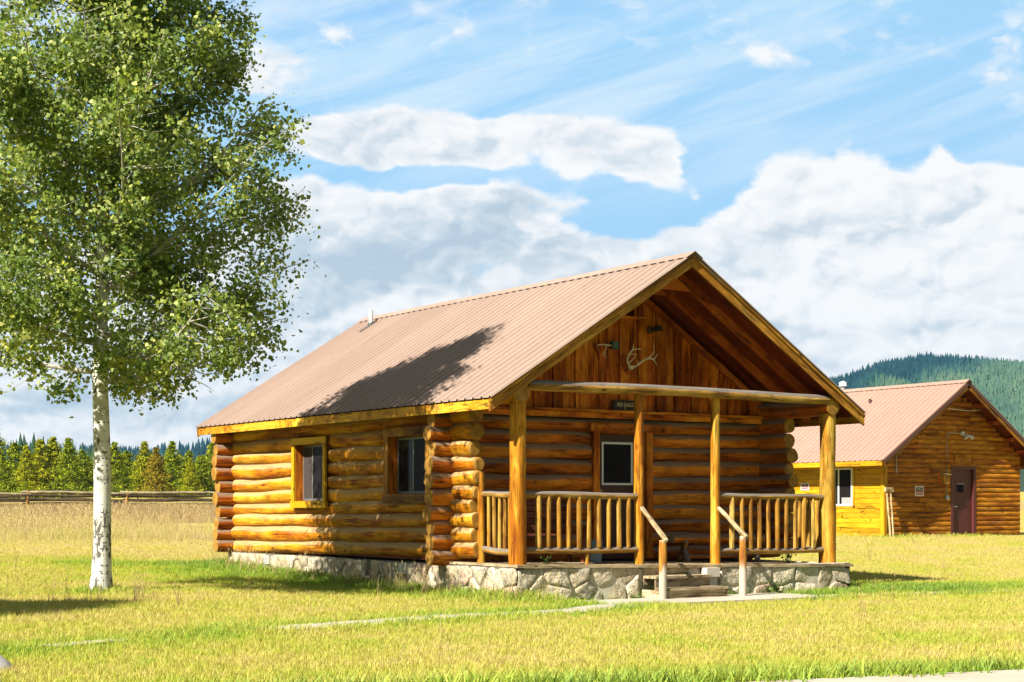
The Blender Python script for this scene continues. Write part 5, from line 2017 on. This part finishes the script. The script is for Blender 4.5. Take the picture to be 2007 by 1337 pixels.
u = -1390
k = 0
while u < 1300:
    u2 = u + random.uniform(190, 300)
    if k == 5:
        pass
    zt = lambda uu: 1.35 + (990 - (964 + (uu % 400) * 0.006)) / 3150 * 88
    mb = MB()
    mb.log(fpt(u - 8, zt(u) - 0.0), fpt(u2 + 12, zt(u) - random.uniform(0.02, 0.10)), 0.085, 0.065, seg=10, step=1.0, wob=0.03, bend=0.02)
    mb.build('top_rail', [W_FENCE, E_GREY], FE)
    mb = MB()
    mb.log(fpt(u, zt(u) - 0.36 + random.uniform(-.06, .06)), fpt(u2, zt(u) - 0.40 + random.uniform(-.1, .1)), 0.07, 0.055, seg=8, step=1.0, bend=0.03)
    mb.log(fpt(u, zt(u) - 0.62 + random.uniform(-.06, .06)), fpt(u2 + 5, zt(u) - 0.72 + random.uniform(-.1, .1)), 0.07, 0.055, seg=8, step=1.0, bend=0.03)
    for q in range(3):  # extra dark rails added to fill the shadowed band under the top rail
        mb.log(fpt(u - 5, zt(u) - 0.20 - q * 0.22), fpt(u2 + 5, zt(u) - 0.22 - q * 0.22 + random.uniform(-.06, .06)), 0.075, 0.06, seg=8, step=1.0, bend=0.02)
    mb.build('added_lower_rail', [W_DARKR, E_GREY], FE)
    mb = MB()
    p = fpt(u + 4, 0)
    g = gz(p[0], p[1])
    lean = random.uniform(-0.25, 0.3)
    mb.log((p[0] - lean * 0.6, p[1], g - 0.1), (p[0] + 0.1, p[1], zt(u) + 0.1), 0.11, 0.10, seg=10, wob=0.06)
    if random.random() < 0.6:
        mb.log((p[0] + 0.9, p[1] - 0.5, g - 0.05), (p[0] + 0.5, p[1], zt(u) - 0.05), 0.04, 0.035, seg=8)
    mb.build('post', [W_RAIL, E_GREY], FE)
    u = u2
    k += 1

# ================================================================== PINES
def pine_mesh(h, w, seed, n_cl=800, per=9):
    r = np.random.default_rng(seed)
    C, S = [], []
    for k in range(n_cl):
        t = r.random() ** 1.15
        z = h * (0.04 + 0.96 * t)
        env = w * 1.08 * (1 - t) ** 0.85 * (0.85 + 0.22 * math.sin(t * 23 + seed)) + 0.03
        a = r.random() * 6.283
        lobe = 1 + 0.28 * math.sin(a * 3 + t * 9 + seed) + 0.15 * math.sin(a * 5 - t * 20)
        rr = env * lobe * r.uniform(0.45, 1.0)
        c = np.array([math.cos(a) * rr, math.sin(a) * rr, z - rr * 0.12])
        m = per
        st = np.array([math.cos(a), math.sin(a), 0.35])
        pts = c + r.normal(size=(m, 3)) * np.array([0.15, 0.15, 0.07]) * (h / 7) * (0.35 + 0.65 * min(1, env / 0.8)) + st * r.uniform(-0.25, 0.2, (m, 1)) * (h / 7)
        C.append(pts)
    C = np.vstack(C)
    n = len(C)
    V, F, lv = leafquads(C, 0.26 * h / 7, r, 0.5)
    cl = np.repeat(r.random(n_cl), per * 4)
    lv = np.clip(0.45 * lv + 0.55 * cl, 0, 1)
    return V, F, lv


def make_pine(h, w, seed, mat, **kw):
    V, F, lv = pine_mesh(h, w, seed, **kw)
    cm = fastmesh('crown', V, F, [mat], attrs={'lv': lv})
    mb = MB()
    mb.tube([(0, 0, -0.3), (0.05, 0, h * 0.5), (0, 0.04, h * 0.93)], [0.11 * h / 7, 0.07 * h / 7, 0.015], 8, 0, 0)
    return cm, mb


protos = []
for i, (h, w, s, mt) in enumerate(((7.0, 3.1, 3, 0), (7.2, 2.7, 8, 1), (6.6, 3.2, 5, 0), (7.0, 2.9, 9, 2), (7.4, 2.6, 17, 1), (6.4, 3.1, 23, 0))):
    cm, mb = make_pine(h, w, s, PINE[mt])
    tm = mb.build('trunk', [BARKP], None)
    loc = tm.location.copy()
    for v in tm.data.vertices:
        v.co += loc
    tmesh = tm.data
    bpy.data.objects.remove(tm)
    protos.append((cm, tmesh, h, mt))

PL = []   # (u, top v, D, proto)
random.seed(71)
named = [(-10, 838, 150, 0, 'tall green pine at the very left edge of the tree row'),
         (28, 868, 168, 2, 'bushy green pine just right of the tallest one at the left edge'),
         (52, 874, 160, 1, 'light green narrow pine second in front of the dark far wood'),
         (78, 862, 165, 4, 'yellow-green pine with split top in the tree row'),
         (104, 858, 166, 1, 'yellow-green pointed pine midway to the aspen trunk'),
         (134, 860, 162, 0, 'broad green pine left of the aspen trunk'),
         (160, 882, 170, 2, 'low green pine directly left of the aspen trunk'),
         (224, 868, 160, 0, 'full green pine directly right of the aspen trunk'),
         (248, 884, 175, 2, 'low dull pine between two taller ones right of the aspen trunk'),
         (283, 866, 165, 4, 'pointed pine with a thin top right of the aspen trunk'),
         (306, 878, 158, 3, 'rusty yellow pine standing out in the tree row'),
         (337, 866, 166, 0, 'round-topped dark green pine right of the rusty yellow one'),
         (372, 900, 158, 1, 'light yellow-green small pine near the cabin corner'),
         (395, 893, 170, 2, 'grey-green pine beside the cabin corner'),
         (416, 868, 172, 5, 'loose-topped pine half hidden by the cabin corner')]
pine_objs = []


def put_pine(u, vtop, D, k, label, group='pines in the row behind the rail fence'):
    x, y = wpos(u, D)
    g = gz(x, y)
    ztop = 1.35 + (990 - vtop) / 3150 * D
    cm, tmesh, h, mt = protos[k]
    s = (ztop - g + 0.2) / h
    e = empty('pine_tree', (x, y, g - 0.2), label, 'tree', group)
    e.rotation_euler = (0, 0, random.random() * 6.28)
    e.scale = (s * random.uniform(0.92, 1.12), s * random.uniform(0.92, 1.12), s)
    linkobj('crown', cm, e)
    linkobj('trunk', tmesh, e)
    return e


for a in named:
    put_pine(*a)
for i in range(34):
    put_pine(-60 + i * 15 + random.uniform(-7, 7), random.uniform(878, 912), random.uniform(176, 200), random.choice([0, 2, 5]), 'green pine standing behind the front trees of the row', 'pines filling the row behind the rail fence')
for i in range(14):      # the row goes on behind the cabin and to the left of the picture
    put_pine(470 + i * 45, random.uniform(870, 900), random.uniform(160, 190), random.choice([0, 1, 2, 5]), 'pine of the row hidden behind the cabin', 'pines behind the cabin')
for i in range(8):
    put_pine(-90 - i * 40, random.uniform(850, 880), random.uniform(150, 180), random.choice([0, 1, 2, 5]), 'pine of the row beyond the left edge', 'pines beyond the left edge')


# ================================================================== FAR WOODS AND HILL
def conifer_field(name, P, H, mat, r, sides=6, tiers=4, wid=0.19, val=None, **tags):
    """many small far conifers in one mesh: tiered ragged cones"""
    n = len(P)
    Vs, Fs, Ls = [], [], []
    base = 0
    tv = r.random(n) if val is None else val
    for t in range(tiers):
        z0, z1 = t / tiers * 0.82 + 0.04, (t + 1) / tiers * 0.82 + 0.20
        rad = wid * (1 - t / tiers * 0.80)
        a = np.arange(sides) / sides * 6.283
        ang = a[None] + r.random((n, 1)) * 6.28
        rr = rad * H[:, None] * r.uniform(0.55, 1.25, (n, sides))
        ring = np.stack([P[:, 0, None] + np.cos(ang) * rr, P[:, 1, None] + np.sin(ang) * rr, P[:, 2, None] + H[:, None] * (z0 + r.uniform(-0.03, 0.03, (n, sides)))], 2)
        top = np.stack([P[:, 0] + r.normal(size=n) * H * 0.01, P[:, 1], P[:, 2] + H * min(z1, 1.0)], 1)
        V = np.concatenate([ring, top[:, None]], 1).reshape(-1, 3)
        idx = base + np.arange(n)[:, None, None] * (sides + 1)
        k = np.arange(sides)
        tri = np.stack([k, (k + 1) % sides, np.full(sides, sides)], 1)[None]
        Fs.append((idx + tri).reshape(-1, 3))
        Vs.append(V)
        lv = np.clip(tv[:, None] * 0.8 + 0.2 * r.random((n, sides + 1)), 0, 1)
        Ls.append(lv.ravel())
        base += len(V)
    me = fastmesh(name, np.vstack(Vs), np.vstack(Fs), [mat], attrs={'lv': np.concatenate(Ls)})
    return linkobj(name, me, **tags)


def skyline(u):       # top of the bare ridge, in the unit used above (pixels above the horizon at 3150 per radian)
    return np.interp(u, [-1500, -600, 0, 200, 420, 1000, 1400, 1650, 1700, 1810, 1880, 2007, 2200, 2600, 3600],
                     [60, 78, 92, 84, 72, 90, 150, 226, 248, 272, 266, 250, 215, 150, 80])


HD = 1700.0
# hill terrain: strips going back from its foot to the crest
ug = np.concatenate([np.arange(-1500, 1400, 100), np.arange(1400, 2400, 25), np.arange(2400, 3700, 100)]).astype(float)
tg = np.linspace(0, 1, 14)


def hill_z(u, t):
    crest = skyline(u) / 3150 * HD * 1.06
    bump = 10 * np.sin(u * 0.011 + t * 5) * np.sin(t * math.pi) + 5 * np.sin(u * 0.031 + t * 11) * np.sin(t * math.pi)
    return 1.5 + prof(np.array(850.0)) * 0 + crest * (t ** 0.8) + bump


HV = []
for t in tg:
    D = 850 + (HD * 1.06 - 850) * t
    for uu in ug:
        x, y = wpos(uu, D)
        HV.append((x, y, float(hill_z(uu, t)) if t > 0 else -3.0))
for uu in ug:
    x, y = wpos(uu, HD * 1.3)
    HV.append((x, y, 0.0))
HV = np.array(HV)
nu, nt_ = len(ug), len(tg) + 1
I = np.arange(nu * nt_).reshape(nt_, nu)
Fq = np.stack([I[:-1, :-1].ravel(), I[:-1, 1:].ravel(), I[1:, 1:].ravel(), I[1:, :-1].ravel()], 1)
HG = flat('forest floor', (0.03, 0.05, 0.03), 0.95, 0.0, var=0.3, scale=0.05)
linkobj('hill', fastmesh('hill', HV, Fq, [HG], smooth=True), kind='structure')
r = np.random.default_rng(81)


def hill_trees(n, ua, ub, ta=0.0, tb=1.0, h=(11, 19)):
    u = r.uniform(ua, ub, n)
    t = r.uniform(ta, tb, n)
    D = 850 + (HD * 1.06 - 850) * t
    s = (u - 1003.5) / 3150
    X_ = FW[0] * D + RT[0] * s * D
    Y_ = FW[1] * D + RT[1] * s * D
    Z_ = hill_z(u, t) - 0.5
    return np.stack([X_, Y_, Z_], 1), r.uniform(*h, n), u, t


P1, H1, u1, t1 = hill_trees(6500, 1560, 2110, 0.15, 1.0, (13, 20))
P1b, H1b, u1b, t1b = hill_trees(700, 1560, 2110, 0.96, 1.01, (11, 17))
P2, H2, u2_, t2 = hill_trees(3200, -600, 1560, 0.5, 1.01, (14, 22))
P3, H3, u3, t3 = hill_trees(2500, 2110, 3400, 0.5, 1.01, (14, 22))
PA = np.vstack([P1, P1b, P2, P3]); HA = np.concatenate([H1, H1b, H2, H3])
UA = np.concatenate([u1, u1b, u2_, u3]); TA = np.concatenate([t1, t1b, t2, t3])
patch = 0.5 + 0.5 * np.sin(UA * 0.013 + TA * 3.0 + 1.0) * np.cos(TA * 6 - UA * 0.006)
lit_tone = np.clip((UA - 1905 + (1 - TA) * 420) / 110, 0, 1)  # cloud shadow painted into the tree tones: left trees dark, right ones lighter
val = np.clip(0.02 + 0.22 * r.random(len(UA)) + 0.30 * patch * lit_tone + 0.45 * lit_tone, 0, 1)
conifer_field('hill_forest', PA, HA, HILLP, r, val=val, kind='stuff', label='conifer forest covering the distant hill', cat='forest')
# dark wood right behind the pine row
n = 420
u = np.concatenate([r.uniform(-500, 430, 300), r.uniform(430, 1500, 120)])
D = r.uniform(330, 480, n)
s = (u - 1003.5) / 3150
Pw = np.stack([FW[0] * D + RT[0] * s * D, FW[1] * D + RT[1] * s * D, np.full(n, 3.5)], 1)
top = np.interp(u, [-500, 0, 60, 200, 300, 420, 1500], [130, 122, 138, 108, 92, 80, 80]) * r.uniform(0.70, 1.10, n)
Hw = np.clip(top / 3150 * D - 2.2, 5, 30)
conifer_field('far_wood', Pw, Hw, DARKP, r, sides=7, tiers=6, wid=0.17, kind='stuff', label='dark conifer wood rising behind the row of pines', cat='forest')


# ================================================================== GRASS
def tuft(name, n, h0, h1, spread, width, lean, seed, mat, heads=False):
    r = np.random.default_rng(seed)
    V, F, bh = [], [], []
    for k in range(n):
        a = r.random() * 6.283
        rr = spread * math.sqrt(r.random())
        b = np.array([math.cos(a) * rr, math.sin(a) * rr, -0.01])
        h = r.uniform(h0, h1)
        la = r.random() * 6.283
        l = lean * r.uniform(0.2, 1.0) * h
        wa = r.random() * 3.14159
        wv = np.array([math.cos(wa), math.sin(wa), 0]) * width * 0.5
        m_ = b + np.array([math.cos(la) * l * 0.35, math.sin(la) * l * 0.35, h * 0.6])
        t_ = b + np.array([math.cos(la) * l, math.sin(la) * l, h * 0.97])
        i = len(V)
        V += [b - wv, b + wv, m_ + wv * 0.8, m_ - wv * 0.8, t_ + wv * 0.15, t_ - wv * 0.15]
        F += [(i, i + 1, i + 2, i + 3), (i + 3, i + 2, i + 4, i + 5)]
        bh += [0, 0, 0.4, 0.4, 1, 1]
        if heads and k % 2 == 0:
            i = len(V)
            w2 = wv * 2.6
            u_ = t_ + np.array([0, 0, h * 0.16])
            V += [t_ - wv, t_ * 0.5 + u_ * 0.5 + w2, u_, t_ * 0.5 + u_ * 0.5 - w2]
            F += [(i, i + 1, i + 2, i + 3)]
            bh += [1, 1, 1, 1]
    me = fastmesh(name, np.array(V), np.array(F), [mat], attrs={'bh': np.array(bh)})
    return bpy.data.objects.new(name, me)      # only ever drawn through the scatter below


def scatter(name, emitter, protos_, smin, smax, seed, tags):
    o = linkobj(name, emitter, **tags)
    ng = bpy.data.node_groups.new(name, 'GeometryNodeTree')
    ng.interface.new_socket('Geometry', in_out='INPUT', socket_type='NodeSocketGeometry')
    ng.interface.new_socket('Geometry', in_out='OUTPUT', socket_type='NodeSocketGeometry')
    gi = ng.nodes.new('NodeGroupInput')
    go = ng.nodes.new('NodeGroupOutput')
    dens_ = ng.nodes.new('GeometryNodeInputNamedAttribute'); dens_.data_type = 'FLOAT'; dens_.inputs[0].default_value = 'dens'
    hs_ = ng.nodes.new('GeometryNodeInputNamedAttribute'); hs_.data_type = 'FLOAT'; hs_.inputs[0].default_value = 'hs'
    join = ng.nodes.new('GeometryNodeJoinGeometry')
    for k, p in enumerate(protos_):
        dp = ng.nodes.new('GeometryNodeDistributePointsOnFaces')
        dp.distribute_method = 'RANDOM'
        ng.links.new(gi.outputs[0], dp.inputs['Mesh'])
        mm = ng.nodes.new('ShaderNodeMath'); mm.operation = 'MULTIPLY'; mm.inputs[1].default_value = 1.0 / len(protos_)
        ng.links.new(dens_.outputs[0], mm.inputs[0])
        ng.links.new(mm.outputs[0], dp.inputs['Density'])
        dp.inputs['Seed'].default_value = seed + k * 13
        oi = ng.nodes.new('GeometryNodeObjectInfo')
        oi.inputs['Object'].default_value = p
        oi.inputs['As Instance'].default_value = True
        rv = ng.nodes.new('FunctionNodeRandomValue'); rv.data_type = 'FLOAT_VECTOR'
        rv.inputs[0].default_value = (-0.12, -0.12, 0); rv.inputs[1].default_value = (0.12, 0.12, 6.283)
        rv.inputs['Seed'].default_value = seed + k
        rs_ = ng.nodes.new('FunctionNodeRandomValue'); rs_.data_type = 'FLOAT'
        rs_.inputs[2].default_value = smin; rs_.inputs[3].default_value = smax
        rs_.inputs['Seed'].default_value = seed + k + 50
        m2 = ng.nodes.new('ShaderNodeMath'); m2.operation = 'MULTIPLY'
        ng.links.new(rs_.outputs[1], m2.inputs[0]); ng.links.new(hs_.outputs[0], m2.inputs[1])
        ip = ng.nodes.new('GeometryNodeInstanceOnPoints')
        ng.links.new(dp.outputs['Points'], ip.inputs['Points'])
        ng.links.new(oi.outputs['Geometry'], ip.inputs['Instance'])
        ng.links.new(rv.outputs[0], ip.inputs['Rotation'])
        ng.links.new(m2.outputs[0], ip.inputs['Scale'])
        ng.links.new(ip.outputs[0], join.inputs[0])
    ng.links.new(join.outputs[0], go.inputs[0])
    md = o.modifiers.new('scatter', 'NODES')
    md.node_group = ng
    return o


def emitter(name, D0, D1, lat, step, fn):
    Ds = np.arange(D0, D1 + step, step)
    ts = np.linspace(-1, 1, int(2 * lat * (D0 + D1) / 2 / step) + 2)
    DD, TT = np.meshgrid(Ds, ts)
    X_ = FW[0] * DD + RT[0] * TT * lat * DD
    Y_ = FW[1] * DD + RT[1] * TT * lat * DD
    Z_ = ground(X_, Y_)
    V = np.stack([X_.ravel(), Y_.ravel(), Z_.ravel()], 1)
    n1, n2 = X_.shape
    I = np.arange(n1 * n2).reshape(n1, n2)
    Fq = np.stack([I[:-1, :-1].ravel(), I[:-1, 1:].ravel(), I[1:, 1:].ravel(), I[1:, :-1].ravel()], 1)
    d, l, h = fn(X_.ravel(), Y_.ravel())
    return fastmesh(name, V, Fq, [G_BLADE], attrs={'dens': d, 'lush': l, 'hs': h})


def base_mask(x, y):
    k = np.ones_like(x)
    k[rect_d(x, y, 13.25, 20.22, 19.72, 30.3) < 0.02] = 0
    k[rect_d(x, y, 13.8, 18.2, 18.40, 19.8) < 0.02] = 0
    k[rect_d(x, y, 37.35, 43.9, 35.1, 47.2) < 0.02] = 0
    return k


def vnoise(x, y, s, seed):
    r = np.random.default_rng(seed)
    a = 0
    for k in range(5):
        f = s * (1.6 ** k)
        th, ph, q = r.random() * 6.28, r.random() * 6.28, r.random() * 6.28
        a = a + np.sin((x * math.cos(th) + y * math.sin(th)) * f + ph) * np.sin((-x * math.sin(th) + y * math.cos(th)) * f * 0.8 + q) / (1.3 ** k)
    return a / 2.2


def near_fn(x, y):
    k = base_mask(x, y)
    pd = path_d(x, y)
    bare = (pd < 0.26)
    over = (vnoise(x, y, 1.3, 4) > 0.25)
    k[seg_dist(x, y, (4.8, 14.84), (5.3, 15.01)) < 0.12] *= 0.5           # stretches of path the grass has closed over
    k[bare & ~over] *= 0.04
    k[bare & over] *= 0.8
    fs = fg_side(x, y)
    k[fs < 0.03] = 0
    s = x * FW[0] + y * FW[1]
    d = np.interp(s, [10, 16, 24, 34, 50], [330, 260, 170, 110, 70]) * k
    l = lush_f(x, y)
    edge = np.exp(-np.clip(fs - 0.05, 0, 99) / 0.55)
    h = 0.75 + 0.75 * np.clip(l - 0.35, 0, 1) + 1.5 * edge + 0.5 * np.exp(-((pd - 0.45) / 0.3) ** 2) * 0.7
    dr = rect_d(x, y, 13.2, 20.3, 19.6, 30.4)
    h += 0.9 * np.exp(-(dr / 0.30) ** 2) * (x < 15.4) + 0.9 * np.exp(-((x - 13.0) ** 2 + (y - 20.2) ** 2) / 0.8)
    h += 1.0 * np.exp(-((x - 8) ** 2 + (y - 22.7) ** 2) / 0.15)
    h += 1.0 * np.exp(-(rect_d(x, y, 37.2, 44, 34.9, 47) / 0.4) ** 2)
    return d, l, h


t1_ = [tuft('grass_tuft', 9, 0.035, 0.085, 0.055, 0.0065, 0.6, i, G_BLADE) for i in range(4)]
scatter('lawn_grass', emitter('lawn_grass', 10.6, 52, 0.46, 0.22, near_fn), t1_, 0.7, 1.35, 3,
        dict(kind='stuff', label='sunlit yellow-green mown lawn grass', cat='grass'))


def stalk_fn(x, y):
    d0, l, h = near_fn(x, y)
    s = x * FW[0] + y * FW[1]
    k = base_mask(x, y) * (fg_side(x, y) > 0.3) * (path_d(x, y) > 0.35)
    dr = rect_d(x, y, 13.2, 20.3, 19.6, 30.4)
    d = 0.06 + 26 * np.exp(-((dr - 0.2) / 0.28) ** 2) * (x < 15.3) + 9 * np.exp(-((x - 5.6) / 1.6) ** 2 - ((y - 20.6) / 0.9) ** 2)
    d += 10 * np.exp(-(rect_d(x, y, 37.2, 44, 34.9, 47) / 0.6) ** 2)
    return d * k, np.clip(l * 0.5, 0, 1), 0.5 + 0 * x


t2_ = [tuft('grass_stalks', 7, 0.35, 0.75, 0.10, 0.010, 0.35, 20 + i, G_TALL, True) for i in range(3)]
scatter('grass_stalks', emitter('grass_stalks', 15, 48, 0.40, 0.35, stalk_fn), t2_, 0.7, 1.3, 31,
        dict(kind='stuff', label='dry seed stalks of grass standing in the lawn', cat='grass'))


def field_fn(x, y):
    s = x * FW[0] + y * FW[1]
    k = base_mask(x, y) * np.clip((s - 40 - 2.5 * vnoise(x, y, 0.2, 9)) / 3.0, 0, 1) * np.clip((rect_d(x, y, 22, 70, 10, 56) - 1.0) / 5.0, 0, 1)
    d = 19.0 * k * np.interp(s, [40, 60, 100, 140], [1.5, 1.0, 0.5, 0.2]) * np.clip(1 + 0.8 * vnoise(x, y, 0.5, 19), 0.15, 2)
    h = np.interp(s, [40, 50, 70, 84, 90, 140], [0.22, 0.34, 0.56, 0.38, 0.28, 0.25]) * (1 + 0.3 * vnoise(x, y, 0.25, 5))
    l = np.clip(0.50 - 0.62 * np.exp(-((s - 76) / 12) ** 2) + 0.35 * vnoise(x, y, 0.12, 6), 0, 1)
    return d, l, h


t3_ = [tuft('field_grass', 18, 0.30, 0.95, 0.30, 0.018, 0.45, 40 + i, G_TALL, True) for i in range(4)]
scatter('field_grass', emitter('field_grass', 38, 125, 0.42, 1.0, field_fn), t3_, 0.7, 1.25, 61,
        dict(kind='stuff', label='tall dry field grass between the lawn and the rail fence', cat='grass'))

# ================================================================== AIR
mb = MB()
mb.box((-3200, -400, -12), (3600, 2600, 260))
hz = mb.build('haze', flat('haze', (1, 1, 1)), None, kind='stuff')
m, nt = newmat('haze air')
vol = N(nt, 'ShaderNodeVolumePrincipled', {'Color': (0.34, 0.66, 1.0, 1.0), 'Density': 0.00006, 'Anisotropy': 0.3})
o = nt.nodes.new('ShaderNodeOutputMaterial')
nt.links.new(vol, o.inputs[1])
hz.data.materials.clear()
hz.data.materials.append(m)
hz['label'] = 'pale blue air haze'
